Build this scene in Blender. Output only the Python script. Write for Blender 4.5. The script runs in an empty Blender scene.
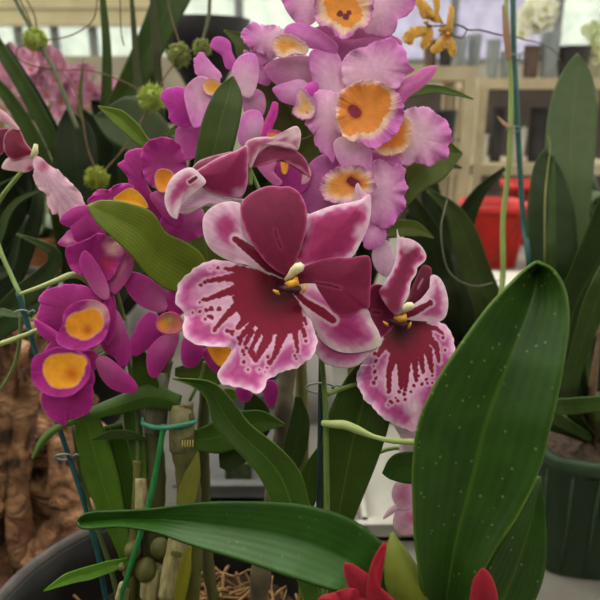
import bpy, math, random
import numpy as np
from mathutils import Vector
random.seed(7); rng = np.random.RandomState(3)
SC = bpy.context.scene; COL = SC.collection
F = 643.0; PITCH = math.radians(17.7)
CAM = np.array([0.0, 0.0, 1.38]); BENCH = 0.86
FW = np.array([0, math.cos(PITCH), -math.sin(PITCH)]); UP = np.array([0, math.sin(PITCH), math.cos(PITCH)]); RT = np.array([1.0, 0, 0])

def P(x, y, d):
    """point of the place seen at photo position x, y at depth d metres"""
    x = np.asarray(x, float); y = np.asarray(y, float); d = np.asarray(d, float)
    return CAM + ((x-300)/F*d)[..., None]*RT + ((300-y)/F*d)[..., None]*UP + d[..., None]*FW
def V(px, py, Y):
    """point at forward distance Y"""
    r = FW + (px-300)/F*RT + (300-py)/F*UP
    return CAM + r*(Y/r[1])
def lin(c):
    c = np.asarray(c, float)/255.0
    return np.where(c <= .04045, c/12.92, ((c+.055)/1.055)**2.4)

# ------------------------------------------------------------------ objects
def empty(name, loc, label=None, cat=None, group=None):
    o = bpy.data.objects.new(name, None); COL.objects.link(o); o.location = loc; o.empty_display_size = .02
    return tag(o, label, cat, group)
def tag(o, label=None, cat=None, group=None, kind=None):
    if label: o['label'] = label
    if cat: o['category'] = cat
    if group: o['group'] = group
    if kind: o['kind'] = kind
    return o
def origin(o):
    v = Vector((0, 0, 0))
    while o is not None:
        v = v + o.location; o = o.parent
    return np.array(v)
def mesh_obj(name, verts, faces, mat, parent=None, base=None, smooth=True, colors=None, uv=None, solid=0, sub=0):
    verts = np.asarray(verts, float)
    if base is None: off = origin(parent) if parent else np.zeros(3)
    else: off = np.asarray(base, float)
    me = bpy.data.meshes.new(name)
    me.from_pydata((verts-off).tolist(), [], [list(map(int, f)) for f in faces])
    if smooth: me.polygons.foreach_set('use_smooth', [True]*len(me.polygons))
    if colors is not None:
        a = me.color_attributes.new('Col', 'FLOAT_COLOR', 'POINT')
        a.data.foreach_set('color', np.hstack([colors, np.ones((len(colors), 1))]).ravel())
    if uv is not None:
        l = me.uv_layers.new(name='UVMap'); vi = np.zeros(len(me.loops), int); me.loops.foreach_get('vertex_index', vi)
        l.data.foreach_set('uv', np.asarray(uv)[vi].ravel())
    me.materials.append(mat); me.update()
    o = bpy.data.objects.new(name, me); COL.objects.link(o)
    if parent: o.parent = parent
    elif base is not None: o.location = off
    if base is not None and parent: o.location = off-origin(parent)
    if solid:
        m = o.modifiers.new('thickness', 'SOLIDIFY'); m.thickness = solid; m.offset = 0
    if sub:
        m = o.modifiers.new('smooth', 'SUBSURF'); m.levels = sub; m.render_levels = sub
    return o
class MB:
    """collects shapes into one mesh"""
    def __init__(s): s.v = []; s.f = []
    def add(s, v, f):
        n = len(s.v); s.v += [list(map(float, q)) for q in v]; s.f += [[i+n for i in q] for q in f]; return s
    def box(s, a, b):
        x0, y0, z0 = np.minimum(a, b); x1, y1, z1 = np.maximum(a, b)
        return s.add([(x0,y0,z0),(x1,y0,z0),(x1,y1,z0),(x0,y1,z0),(x0,y0,z1),(x1,y0,z1),(x1,y1,z1),(x0,y1,z1)],
                     [(0,3,2,1),(4,5,6,7),(0,1,5,4),(1,2,6,5),(2,3,7,6),(3,0,4,7)])
    def tube(s, pts, r, n=8, cap=True):
        pts = np.asarray(pts, float); m = len(pts); r = np.broadcast_to(np.asarray(r, float), (m,))
        T = np.gradient(pts, axis=0); T /= np.linalg.norm(T, axis=1)[:, None]+1e-12
        a = np.array([0, 0, 1.]) if abs(T[0][2]) < .9 else np.array([1., 0, 0])
        v = []; f = []
        N = np.cross(T[0], a); N /= np.linalg.norm(N)
        for i in range(m):
            N = N-T[i]*np.dot(N, T[i]); N /= np.linalg.norm(N)+1e-12; B = np.cross(T[i], N)
            for k in range(n):
                t = 2*math.pi*k/n; v.append(pts[i]+r[i]*(N*math.cos(t)+B*math.sin(t)))
        for i in range(m-1):
            for k in range(n): f.append((i*n+k, i*n+(k+1) % n, (i+1)*n+(k+1) % n, (i+1)*n+k))
        if cap: f.append(tuple(range(n))[::-1]); f.append(tuple((m-1)*n+k for k in range(n)))
        return s.add(v, f)
    def lathe(s, c, prof, n=32, sq=0):
        """prof: (radius, z); sq = squareness"""
        v = []; f = []; m = len(prof)
        for r, z in prof:
            for k in range(n):
                t = 2*math.pi*(k+.5)/n; q = 1
                if sq: q = 1/max(abs(math.cos(t)), abs(math.sin(t)))*sq+(1-sq)
                v.append((c[0]+r*q*math.cos(t), c[1]+r*q*math.sin(t), c[2]+z))
        for i in range(m-1):
            for k in range(n): f.append((i*n+k, i*n+(k+1) % n, (i+1)*n+(k+1) % n, (i+1)*n+k))
        return s.add(v, f)
    def ball(s, c, r, n=12, m=8, sc=(1, 1, 1)):
        v = []; f = []
        for i in range(m+1):
            a = math.pi*i/m
            for k in range(n):
                t = 2*math.pi*k/n; v.append((c[0]+r*sc[0]*math.sin(a)*math.cos(t), c[1]+r*sc[1]*math.sin(a)*math.sin(t), c[2]+r*sc[2]*math.cos(a)))
        for i in range(m):
            for k in range(n): f.append((i*n+k, (i+1)*n+k, (i+1)*n+(k+1) % n, i*n+(k+1) % n))
        return s.add(v, f)
    def build(s, name, mat, parent=None, base=None, smooth=True, **k):
        return mesh_obj(name, s.v, s.f, mat, parent, base, smooth, **k)

def crom(p, n, closed=False):
    p = np.asarray(p, float); m = len(p)
    if closed: q = np.vstack([p[-1:], p, p[:2]]); segs = m
    else: q = np.vstack([2*p[0]-p[1], p, 2*p[-1]-p[-2]]); segs = m-1
    out = []
    for i in range(segs):
        a, b, c, d = q[i], q[i+1], q[i+2], q[i+3]
        t = np.linspace(0, 1, 16, endpoint=False)[:, None]
        out.append(.5*((2*b)+(-a+c)*t+(2*a-5*b+4*c-d)*t*t+(-a+3*b-3*c+d)*t**3))
    out = np.vstack(out+([p[:1]] if closed else [p[-1:]]))
    L = np.r_[0, np.cumsum(np.linalg.norm(np.diff(out[:, :2], axis=0), axis=1)+1e-9)]
    s = np.linspace(0, L[-1], n+1 if closed else n)
    r = np.stack([np.interp(s, L, out[:, k]) for k in range(out.shape[1])], 1)
    return r[:-1] if closed else r

# ------------------------------------------------------------------ materials
MATS = {}
def new_mat(name):
    m = bpy.data.materials.new(name); m.use_nodes = True; nt = m.node_tree
    b = nt.nodes['Principled BSDF']; return m, nt, b
def noise_node(nt, scale, detail=3, coord='Object'):
    tc = nt.nodes.new('ShaderNodeTexCoord'); n = nt.nodes.new('ShaderNodeTexNoise')
    n.inputs['Scale'].default_value = scale; n.inputs['Detail'].default_value = detail
    nt.links.new(tc.outputs[coord], n.inputs['Vector']); return n
def bump(nt, b, src, strength, dist):
    bp = nt.nodes.new('ShaderNodeBump'); bp.inputs['Strength'].default_value = strength; bp.inputs['Distance'].default_value = dist
    nt.links.new(src, bp.inputs['Height']); nt.links.new(bp.outputs[0], b.inputs['Normal']); return bp
def mat(c, rough=.6, c2=None, scale=30, bm=0, bdist=.002, metal=0, trans=0, alpha=None, detail=4, spec=.4, stretch=0):
    key = ('m', tuple(c), rough, tuple(c2) if c2 else None, scale, bm, bdist, metal, trans, alpha, detail, spec, stretch)
    if key in MATS: return MATS[key]
    m, nt, b = new_mat('surface'); b.inputs['Roughness'].default_value = rough; b.inputs['Metallic'].default_value = metal
    b.inputs['Specular IOR Level'].default_value = spec
    c1 = lin(c); cc2 = lin(c2) if c2 else c1*.8
    n = noise_node(nt, scale, detail); r = nt.nodes.new('ShaderNodeValToRGB')
    if stretch:
        mp = nt.nodes.new('ShaderNodeMapping'); mp.inputs['Scale'].default_value = (1, 1, stretch)
        nt.links.new(n.inputs['Vector'].links[0].from_socket, mp.inputs[0]); nt.links.new(mp.outputs[0], n.inputs['Vector'])
    r.color_ramp.elements[0].position = .35; r.color_ramp.elements[1].position = .65
    r.color_ramp.elements[0].color = (*c1, 1); r.color_ramp.elements[1].color = (*cc2, 1)
    nt.links.new(n.outputs['Fac'], r.inputs[0]); nt.links.new(r.outputs[0], b.inputs['Base Color'])
    if bm: bump(nt, b, n.outputs['Fac'], bm, bdist)
    out = nt.nodes['Material Output']
    if trans:
        t = nt.nodes.new('ShaderNodeBsdfTranslucent'); nt.links.new(r.outputs[0], t.inputs[0])
        mx = nt.nodes.new('ShaderNodeMixShader'); mx.inputs[0].default_value = trans
        nt.links.new(b.outputs[0], mx.inputs[1]); nt.links.new(t.outputs[0], mx.inputs[2]); nt.links.new(mx.outputs[0], out.inputs[0])
    if alpha is not None:
        t = nt.nodes.new('ShaderNodeBsdfTransparent'); mx = nt.nodes.new('ShaderNodeMixShader'); mx.inputs[0].default_value = alpha
        nt.links.new(t.outputs[0], mx.inputs[1]); src = out.inputs[0].links[0].from_socket
        nt.links.new(src, mx.inputs[2]); nt.links.new(mx.outputs[0], out.inputs[0])
    MATS[key] = m; return m
def petal_material():
    m, nt, b = new_mat('petal_tissue')
    a = nt.nodes.new('ShaderNodeAttribute'); a.attribute_name = 'Col'
    n = noise_node(nt, 900, 3); n2 = noise_node(nt, 260, 2)
    hs = nt.nodes.new('ShaderNodeMix'); hs.data_type = 'RGBA'; hs.blend_type = 'MULTIPLY'
    r = nt.nodes.new('ShaderNodeValToRGB'); r.color_ramp.elements[0].color = (.91, .90, .91, 1); r.color_ramp.elements[1].color = (1.05, 1.05, 1.05, 1)
    r.color_ramp.elements[0].position = .3; r.color_ramp.elements[1].position = .7
    nt.links.new(n2.outputs['Fac'], r.inputs[0]); hs.inputs[0].default_value = 1
    nt.links.new(a.outputs['Color'], hs.inputs[6]); nt.links.new(r.outputs[0], hs.inputs[7])
    nt.links.new(hs.outputs[2], b.inputs['Base Color'])
    b.inputs['Roughness'].default_value = .62; b.inputs['Specular IOR Level'].default_value = .25
    b.inputs['Sheen Weight'].default_value = .12
    bump(nt, b, n.outputs['Fac'], .2, .0005)
    t = nt.nodes.new('ShaderNodeBsdfTranslucent'); nt.links.new(hs.outputs[2], t.inputs[0])
    mx = nt.nodes.new('ShaderNodeMixShader'); mx.inputs[0].default_value = .25; out = nt.nodes['Material Output']
    nt.links.new(b.outputs[0], mx.inputs[1]); nt.links.new(t.outputs[0], mx.inputs[2]); nt.links.new(mx.outputs[0], out.inputs[0])
    return m
PETAL = petal_material()
def leaf_mat(c, rib=None, dark=None, rough=.42, spots=0, veins=9, tr=.18):
    """UV: x across the blade, y along it"""
    key = ('leaf', tuple(c), rib and tuple(rib), dark and tuple(dark), rough, spots, veins, tr)
    if key in MATS: return MATS[key]
    m, nt, b = new_mat('leaf_tissue'); N = nt.nodes.new; L = nt.links.new
    LK = np.array([.68, .66, .44]); c1 = lin(c)*LK; rb = lin(rib)*LK*1.1 if rib else c1*1.4; dk = lin(dark)*LK if dark else c1*.66
    uv = N('ShaderNodeUVMap'); sep = N('ShaderNodeSeparateXYZ'); L(uv.outputs[0], sep.inputs[0])
    # parallel veins
    w = N('ShaderNodeTexWave'); w.inputs['Scale'].default_value = veins/2.2; w.inputs['Distortion'].default_value = 1.2; w.inputs['Detail'].default_value = 2
    w.inputs['Detail Scale'].default_value = .6
    mp = N('ShaderNodeMapping'); mp.inputs['Scale'].default_value = (1, .05, 1); L(uv.outputs[0], mp.inputs[0]); L(mp.outputs[0], w.inputs['Vector'])
    n = noise_node(nt, 70, 4)
    mix = N('ShaderNodeMix'); mix.data_type = 'RGBA'; mix.inputs[6].default_value = (*dk, 1); mix.inputs[7].default_value = (*(c1*1.12), 1)
    ad = N('ShaderNodeMath'); ad.operation = 'MULTIPLY_ADD'; ad.inputs[1].default_value = .25; L(w.outputs['Fac'], ad.inputs[0])
    sc = N('ShaderNodeMapRange'); sc.inputs[1].default_value = .3; sc.inputs[2].default_value = .7; sc.inputs[3].default_value = .15; sc.inputs[4].default_value = .8
    L(n.outputs['Fac'], sc.inputs[0]); L(sc.outputs[0], ad.inputs[2]); L(ad.outputs[0], mix.inputs[0])
    # midrib
    sb = N('ShaderNodeMath'); sb.operation = 'SUBTRACT'; sb.inputs[1].default_value = .5; L(sep.outputs[0], sb.inputs[0])
    ab = N('ShaderNodeMath'); ab.operation = 'ABSOLUTE'; L(sb.outputs[0], ab.inputs[0])
    mr = N('ShaderNodeMapRange'); mr.inputs[1].default_value = .0; mr.inputs[2].default_value = .035; mr.inputs[3].default_value = .55; mr.inputs[4].default_value = 0
    L(ab.outputs[0], mr.inputs[0])
    ed = N('ShaderNodeMapRange'); ed.inputs[1].default_value = .475; ed.inputs[2].default_value = .5; ed.inputs[3].default_value = 0; ed.inputs[4].default_value = .6
    L(ab.outputs[0], ed.inputs[0]); mxx = N('ShaderNodeMath'); mxx.operation = 'MAXIMUM'; L(mr.outputs[0], mxx.inputs[0]); L(ed.outputs[0], mxx.inputs[1])
    m2 = N('ShaderNodeMix'); m2.data_type = 'RGBA'; m2.inputs[7].default_value = (*rb, 1); L(mxx.outputs[0], m2.inputs[0]); L(mix.outputs[2], m2.inputs[6])
    col = m2.outputs[2]
    if spots:
        v = N('ShaderNodeTexVoronoi'); v.inputs['Scale'].default_value = 190; tc = N('ShaderNodeTexCoord'); L(tc.outputs['Object'], v.inputs['Vector'])
        s = N('ShaderNodeMapRange'); s.inputs[1].default_value = .10; s.inputs[2].default_value = .14; s.inputs[3].default_value = spots; s.inputs[4].default_value = 0; L(v.outputs['Distance'], s.inputs[0])
        m3 = N('ShaderNodeMix'); m3.data_type = 'RGBA'; m3.inputs[7].default_value = (*lin((150, 165, 130)), 1); L(s.outputs[0], m3.inputs[0]); L(col, m3.inputs[6]); col = m3.outputs[2]
    L(col, b.inputs['Base Color']); b.inputs['Roughness'].default_value = rough; b.inputs['Specular IOR Level'].default_value = .22
    bump(nt, b, w.outputs['Fac'], .10, .0006)
    t = N('ShaderNodeBsdfTranslucent'); L(col, t.inputs[0]); mx = N('ShaderNodeMixShader'); mx.inputs[0].default_value = tr; out = nt.nodes['Material Output']
    L(b.outputs[0], mx.inputs[1]); L(t.outputs[0], mx.inputs[2]); L(mx.outputs[0], out.inputs[0])
    MATS[key] = m; return m

# ------------------------------------------------------------------ petals
def wob(x, y, f, ph=0):
    return (np.sin(x*f+ph+1.7*np.sin(y*f*.7+ph*2))+np.sin(y*f*1.3+ph*3+1.3*np.sin(x*f*.9))+np.sin((x+y)*f*.8+ph))/3
def poly_dist(X, Y, poly):
    a = poly; b = np.roll(poly, -1, 0); best = np.full(len(X), 1e9)
    for (ax, ay), (bx, by) in zip(a, b):
        dx, dy = bx-ax, by-ay; l = dx*dx+dy*dy+1e-9
        t = np.clip(((X-ax)*dx+(Y-ay)*dy)/l, 0, 1); best = np.minimum(best, (X-ax-t*dx)**2+(Y-ay-t*dy)**2)
    return np.sqrt(best)
def inside(X, Y, poly):
    r = np.zeros(len(X), bool); a = poly; b = np.roll(poly, -1, 0)
    for (ax, ay), (bx, by) in zip(a, b):
        c = ((ay > Y) != (by > Y)) & (X < (bx-ax)*(Y-ay)/(by-ay+1e-12)+ax); r ^= c
    return r
def caps_dist(X, Y, caps):
    best = np.full(len(X), 1e9)
    for c in caps:
        if len(c) == 3: ax, ay, r1 = c; bx, by, r2 = ax+.01, ay, r1
        else: ax, ay, bx, by, r1, r2 = c
        dx, dy = bx-ax, by-ay; t = np.clip(((X-ax)*dx+(Y-ay)*dy)/(dx*dx+dy*dy), 0, 1)
        best = np.minimum(best, np.hypot(X-ax-t*dx, Y-ay-t*dy)-(r1+(r2-r1)*t))
    return best
def ramp(x, stops):
    xs = [s[0] for s in stops]; cs = np.array([lin(s[1]) for s in stops])
    return np.stack([np.interp(x, xs, cs[:, k]) for k in range(3)], 1)
def mixc(a, b, w): return a*(1-w[:, None])+b*w[:, None]
def smooth(x, a, b):
    t = np.clip((x-a)/(b-a), 0, 1); return t*t*(3-2*t)

def petal(name, parent, out, d, st, base=None, ctr=None, tilt=(0, 0), cup=0., cone=0., fold=0., ruf=0., rn=7, ph=0., frill=0., fn=26, rings=14, n=110, thick=.0005, bow=0):
    """out: outline in photo pixels, d: depth; the relief terms are in millimetres"""
    frill = frill or st.get('frill', 0)
    if frill > .008: n = max(n, 190); frill *= 1.9
    o = crom(np.array(out, float).reshape(-1, 2), n, True)
    c = np.array(ctr if ctr is not None else o.mean(0), float)
    if base is None: base = c
    ang = np.arctan2(o[:, 1]-c[1], o[:, 0]-c[0])
    if frill: o = c+(o-c)*(1+frill*(.45*np.sin(fn*ang+ph+1.5*np.sin(3*ang))+.35*np.sin(fn*1.7*ang+2+ph)+.4*np.sin(fn*3.1*ang+1.2*np.sin(5*ang+ph))))[:, None]
    tt = (np.arange(1, rings+1)/rings)**.9
    X = np.r_[c[0], (c[0]+tt[:, None]*(o[:, 0]-c[0])[None]).ravel()]; Y = np.r_[c[1], (c[1]+tt[:, None]*(o[:, 1]-c[1])[None]).ravel()]
    T = np.r_[0, np.repeat(tt, n)]; A = np.r_[0, np.tile(ang, rings)]
    e = poly_dist(X, Y, o) if n*len(X) < 3e7 else poly_dist(X, Y, o[::4]); e[T > .999] = 0
    bx, by = base; B = np.hypot(X-bx, Y-by); BN = B/B.max()
    dz = tilt[0]*(X-c[0])+tilt[1]*(Y-c[1])+cup*T**2+cone*(1-BN)**2+ruf*T**4*np.sin(rn*A+ph)+ruf*.4*T**7*np.sin(rn*2.3*A+ph*2)
    if fold or bow:
        ux, uy = c[0]-bx, c[1]-by; l = math.hypot(ux, uy)+1e-6; q = (X-bx)*uy/l-(Y-by)*ux/l
        dz = dz+fold*np.sqrt(q*q+6)+bow*BN**2
    dd = d+dz/1000
    vs = P(X, Y, dd)
    f = [(0, 1+k, 1+(k+1) % n) for k in range(n)]
    for i in range(rings-1):
        a = 1+i*n
        f += [(a+k, a+n+k, a+n+(k+1) % n, a+(k+1) % n) for k in range(n)]
    j = wob(X, Y, .45, ph)
    if 'rad' in st: C = ramp(np.clip(T+j*.05*st.get('jit', 1), 0, 1), st['rad'])
    else: C = ramp(np.maximum(e+j*1.3*st.get('jit', 1)*np.clip(e/3, 0, 1), 0), st['edge'])
    if 'base' in st:
        bc, pw = st['base']; C = mixc(C, np.tile(lin(bc), (len(X), 1)), np.clip(1-BN, 0, 1)**pw*st.get('bw', 1))
    if 'spot' in st:
        for (sx, sy, sr, sc) in st['spot']: C = mixc(C, np.tile(lin(sc), (len(X), 1)), 1-smooth(np.hypot(X-sx, Y-sy)+j*1.5, sr*.2, sr*1.45))
    va = np.arctan2(Y-by, X-bx)
    vn = st.get('vein', .1); C = C*(1+vn*.45*np.sin(va*46+2*np.sin(B*.11)+wob(X, Y, .13)*2)*smooth(BN, .1, .4)+vn*.4*np.sin(va*97+1+wob(X, Y, .2, 3)*2)+.05*wob(X, Y, .17, 6))[:, None]
    for mk in st.get('marks', []):
        s = caps_dist(X, Y, mk['caps'])-mk.get('grow', .25)+wob(X, Y, .9, 2)*mk.get('j', .35)
        if 'poly' in mk:
            pg = crom(np.array(mk['poly'], float).reshape(-1, 2), 120, True); pd = poly_dist(X, Y, pg); pd[inside(X, Y, pg)] *= -1
            s = np.minimum(s, pd+wob(X, Y, .8, 4)*.9)
        if 'halo' in mk: C = mixc(C, np.tile(lin(mk['halo']), (len(X), 1)), (1-smooth(s, mk.get('hw', 2)*.3, mk.get('hw', 2)*1.6))*mk.get('ha', .6))
        dc = np.tile(lin(mk['col']), (len(X), 1))
        if 'deep' in mk: dc = mixc(dc, np.tile(lin(mk['deep'][3]), (len(X), 1)), 1-smooth(np.hypot(X-mk['deep'][0], Y-mk['deep'][1]), 0, mk['deep'][2]))
        C = mixc(C, dc, 1-smooth(s, -.35, .65))
    return mesh_obj(name, vs, f, PETAL, parent, colors=np.clip(C, 0, 1), solid=thick)

def blade(name, parent, left, right, ds, m, tiltx=0., fold=.0, arch=0., n=40, k=12, thick=.0008, wav=0):
    """a leaf between its two edges, base first, tip last; ds: depths along it; fold and arch in mm"""
    Lp = crom(np.array(left, float).reshape(-1, 2), n); Rp = crom(np.array(right, float).reshape(-1, 2), n)
    s = np.linspace(0, 1, n); D = np.interp(s, np.linspace(0, 1, len(ds)), ds)
    u = np.linspace(0, 1, k+1); v = []; uv = []
    for i in range(n):
        q = Lp[i][None]*(1-u[:, None])+Rp[i][None]*u[:, None]; w = np.linalg.norm(Rp[i]-Lp[i])
        z = fold*(1-np.abs(2*u-1)**1.2)*min(1, w/20)+tiltx*(u-.5)+arch*(2*u-1)**2+wav*np.sin(s[i]*17+u*2)*np.abs(2*u-1)
        v.append(P(q[:, 0], q[:, 1], D[i]+z/1000)); uv += [(a, s[i]) for a in u]
    f = [(i*(k+1)+j, i*(k+1)+j+1, (i+1)*(k+1)+j+1, (i+1)*(k+1)+j) for i in range(n-1) for j in range(k)]
    return mesh_obj(name, np.vstack(v), f, m, parent, uv=uv, solid=thick)
def strap(name, parent, mid, w, m, **kw):
    """mid: (x, y, depth) ...; w: half widths in px along it"""
    q = crom(mid, 40); T = np.gradient(q[:, :2], axis=0); T /= np.linalg.norm(T, axis=1)[:, None]+1e-9
    N = np.stack([-T[:, 1], T[:, 0]], 1); W = np.interp(np.linspace(0, 1, 40), np.linspace(0, 1, len(w)), w)[:, None]
    return blade(name, parent, (q[:, :2]-N*W).ravel(), (q[:, :2]+N*W).ravel(), q[:, 2], m, **kw)
LEAFW = [.35, .75, .95, 1, .92, .72, .4, .03]
def lw(w, a=LEAFW): return [w*x for x in a]
def stem(name, parent, mid, r, m, n=30, k=8, bumps=0):
    """mid: (x, y, depth); r: radius in mm along it"""
    q = crom(mid, n); R = np.interp(np.linspace(0, 1, n), np.linspace(0, 1, len(np.atleast_1d(r))), np.atleast_1d(r))/1000
    return MB().tube(P(q[:, 0], q[:, 1], q[:, 2]), R, k).build(name, m, parent)
def cane(name, parent, mid, r, m, seg, k=12):
    n = 90; q = crom(mid, n); s = np.linspace(0, 1, n)
    R = np.interp(s, np.linspace(0, 1, len(r)), r)/1000
    R = R*(1+.13*np.exp(-((s*seg % 1)-.5)**2*-0)*0+.10*np.cos(2*math.pi*s*seg)**9)
    return MB().tube(P(q[:, 0], q[:, 1], q[:, 2]), R, k).build(name, m, parent)

# ------------------------------------------------------------------ palette
STEM = mat((120, 140, 70), .5, (95, 120, 55), 60); STEMD = mat((80, 95, 48), .5, (62, 78, 38), 60); PALE_STEM = mat((165, 178, 115), .45, (140, 158, 90), 80)
BROWN = mat((112, 88, 58), .7, (88, 68, 46), 90); CREAM = mat((222, 215, 180), .4, (205, 195, 150), 200); YEL = mat((220, 165, 45), .45, (200, 140, 30), 200)
WINE = mat((70, 15, 32), .5, (55, 10, 25), 200)

# ================================================================== SETTING
SKYL = 1.0
w = bpy.data.worlds.new('greenhouse_sky'); SC.world = w; w.use_nodes = True
bg = w.node_tree.nodes['Background']; bg.inputs[0].default_value = (.93, .96, 1.0, 1); bg.inputs[1].default_value = 1.15
WY = 12.0
def struct(o): o['kind'] = 'structure'; return o
struct(MB().box((-7, -3, -.1), (8, WY+.3, 0)).build('floor', mat((150, 142, 130), .8, (120, 112, 102), 6), smooth=False))
ZR = 3.6
roofm = mat((236, 226, 200), .9, (224, 212, 182), 2, alpha=.4, trans=.5)
struct(MB().box((-7, -3, ZR), (8, WY+.3, ZR+.03)).build('ceiling', roofm, smooth=False))
wallm = mat((170, 166, 152), .9, (150, 146, 134), 3)
mb = MB(); zb = V(60, 62, WY)[2]; mb.box((-7, WY, 0), (8, WY+.15, zb)); zt = V(60, -25, WY)[2]; mb.box((-7, WY, zt), (8, WY+.15, ZR))
struct(mb.build('wall_back', wallm, smooth=False))
glass = mat((214, 218, 206), .5, (196, 202, 192), 4, alpha=.94, trans=.7); glass2 = mat((196, 192, 204), .6, (178, 174, 188), 5, alpha=.93, trans=.6)
framem = mat((120, 122, 122), .6, (100, 102, 104), 5)
xs = [-7, -5.9, V(20, 40, WY)[0], V(56, 40, WY)[0], V(94, 40, WY)[0], V(150, 40, WY)[0], V(240, 40, WY)[0], V(300, 40, WY)[0], V(380, 40, WY)[0], V(452, 40, WY)[0], V(555, 40, WY)[0], V(602, 40, WY)[0], 7, 8]
for i in range(len(xs)-1):
    a, b = xs[i], xs[i+1]
    if b-a < .2: continue
    fr = struct(MB().box((a-.07, WY-.06, zb), (a+.07, WY+.02, zt)).box((a, WY-.04, zb), (b, WY+.02, zb+.05)).box((a, WY-.04, zt-.05), (b, WY+.02, zt)).build('window_%d' % (i+1), framem, smooth=False))
    MB().box((a+.07, WY+.03, zb+.05), (b-.07, WY+.04, zt-.05)).build('pane', glass if b < V(385, 40, WY)[0] or i == 10 else glass2, fr, smooth=False)
struct(MB().box((-7, -3.1, 0), (8, -3, ZR)).build('wall_front_light_block', mat((92, 90, 84), .9, (80, 78, 72), 3), smooth=False))  # unseen dark wall added behind the camera to cut frontal light
for i, x in enumerate((-7.0, 7.9)):
    struct(MB().box((x, -3, 0), (x+.1, WY+.1, .95)).build('wall_left' if i == 0 else 'wall_right', wallm, smooth=False))
    s = struct(MB().box((x, -3, 3.4), (x+.1, WY, ZR)).build('trim_%d' % (i+1), framem, smooth=False))
    struct(MB().box((x+.04, -3, .95), (x+.06, WY, 3.4)).build('window_%d' % (20+i), glass, smooth=False))
for i, y in enumerate((8.2, 9.6, 11.)):
    struct(MB().box((-7, y, ZR-.1), (8, y+.07, ZR-.005)).build('trim_%d' % (3+i), mat((190, 180, 150), .8), smooth=False))

ZV = V(60, 27, WY)[2]; vx = V(172, 20, WY)[0]
bl = empty('roller_blind', ((vx-7)/2, WY-.2, ZV), 'cream cloth blind across the top of the left windows', 'blind')
MB().box((-6.9, WY-.22, ZV), (vx, WY-.2, zt)).build('blind_cloth', mat((222, 212, 178), .9, (208, 198, 164), 2, trans=.4), bl, smooth=False)
for zz in (.0, .27, .5): MB().tube([(-6.9, WY-.24, ZV+zz), (vx, WY-.24, ZV+zz)], .022, 8).build('rod', mat((176, 166, 140), .7), bl)
# sun through the roof
sl = bpy.data.lights.new('sun', 'SUN'); sl.energy = 2.0; sl.angle = math.radians(35); sl.color = (1, .97, .92)
so = bpy.data.objects.new('sun', sl); COL.objects.link(so); so.rotation_euler = (math.radians(-22), math.radians(-24), 0)

# bench
bt = empty('display_bench', (0, 1.4, 0), 'long light grey display bench all the potted orchids stand on', 'bench')
MB().box((-1.6, .05, BENCH-.03), (1.7, 2.75, BENCH)).build('bench_top', mat((118, 115, 106), .7, (98, 95, 88), 9), bt, smooth=False)
for x in (-1.5, 1.6):
    for y in (.12, 2.65): MB().box((x-.03, y-.03, 0), (x+.03, y+.03, BENCH-.03)).build('leg', framem, bt, smooth=False)

# ================================================================== POTS IN FRONT
def soil_disc(name, parent, c, r, m, n=40):
    v = [(c[0], c[1], c[2])]; f = []
    R = 10
    for i in range(1, R+1):
        for k in range(n):
            t = 2*math.pi*k/n; rr = r*i/R; v.append((c[0]+rr*math.cos(t), c[1]+rr*math.sin(t), c[2]+.004*math.sin(7*t+i)*math.sin(i*1.7)))
    f += [(0, 1+k, 1+(k+1) % n) for k in range(n)]
    for i in range(R-1): f += [(1+i*n+k, 1+(i+1)*n+k, 1+(i+1)*n+(k+1) % n, 1+i*n+(k+1) % n) for k in range(n)]
    return mesh_obj(name, v, f, m, parent)
BARK = mat((78, 60, 42), .9, (35, 27, 20), 120, 1.0, .006)
PC = P(172, 622, .42); PR = .122; PH = PC[2]-BENCH
pt = empty('plant_pot', (PC[0], PC[1], BENCH), 'large round black plastic pot holding the magenta and lilac orchids', 'pot')
BLK = mat((24, 24, 25), .4, (40, 39, 38), 40, spec=.3)
MB().lathe((PC[0], PC[1], BENCH), [(.001, .0), (PR*.78, 0), (PR*.8, .004), (PR*.97, PH-.022), (PR*1.0, PH-.02), (PR*1.03, PH-.002), (PR*1.015, PH), (PR*.97, PH-.003), (PR*.95, PH-.03), (PR*.91, PH-.07)], 64).build('pot_body', BLK, pt)
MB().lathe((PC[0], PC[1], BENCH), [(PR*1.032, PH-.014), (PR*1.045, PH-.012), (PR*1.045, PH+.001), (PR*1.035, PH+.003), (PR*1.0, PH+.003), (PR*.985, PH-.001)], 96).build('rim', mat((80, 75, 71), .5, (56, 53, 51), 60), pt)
sd = soil_disc('potting_mix', pt, (PC[0], PC[1], BENCH+PH-.055), PR*.92, BARK)
SOILZ = BENCH+PH-.055
# roots
rm = MB()
for i in range(430):
    a = random.uniform(0, 2*math.pi); rr = PR*.88*math.sqrt(random.random()); x, y = PC[0]+rr*math.cos(a), PC[1]+rr*math.sin(a)
    if x < PC[0]-.01 and random.random() < .6: continue
    p = [x, y, SOILZ+random.uniform(.0, .01)]; pts = []
    h = random.uniform(0, 6.28); z = 0
    for k in range(7):
        if math.hypot(p[0]-PC[0], p[1]-PC[1]) > PR*.9: break
        pts.append(list(p)); h += random.uniform(-.5, .5); p[0] += .008*math.cos(h); p[1] += .008*math.sin(h); p[2] = max(SOILZ, min(SOILZ+.045, p[2]+random.uniform(-.005, .007)))
    if len(pts) > 3: rm.tube(crom(pts, 12), random.uniform(.0008, .0015), 5)
tag(rm.build('roots', mat((150, 114, 70), .85, (104, 76, 46), 200), pt), kind='stuff')

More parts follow.
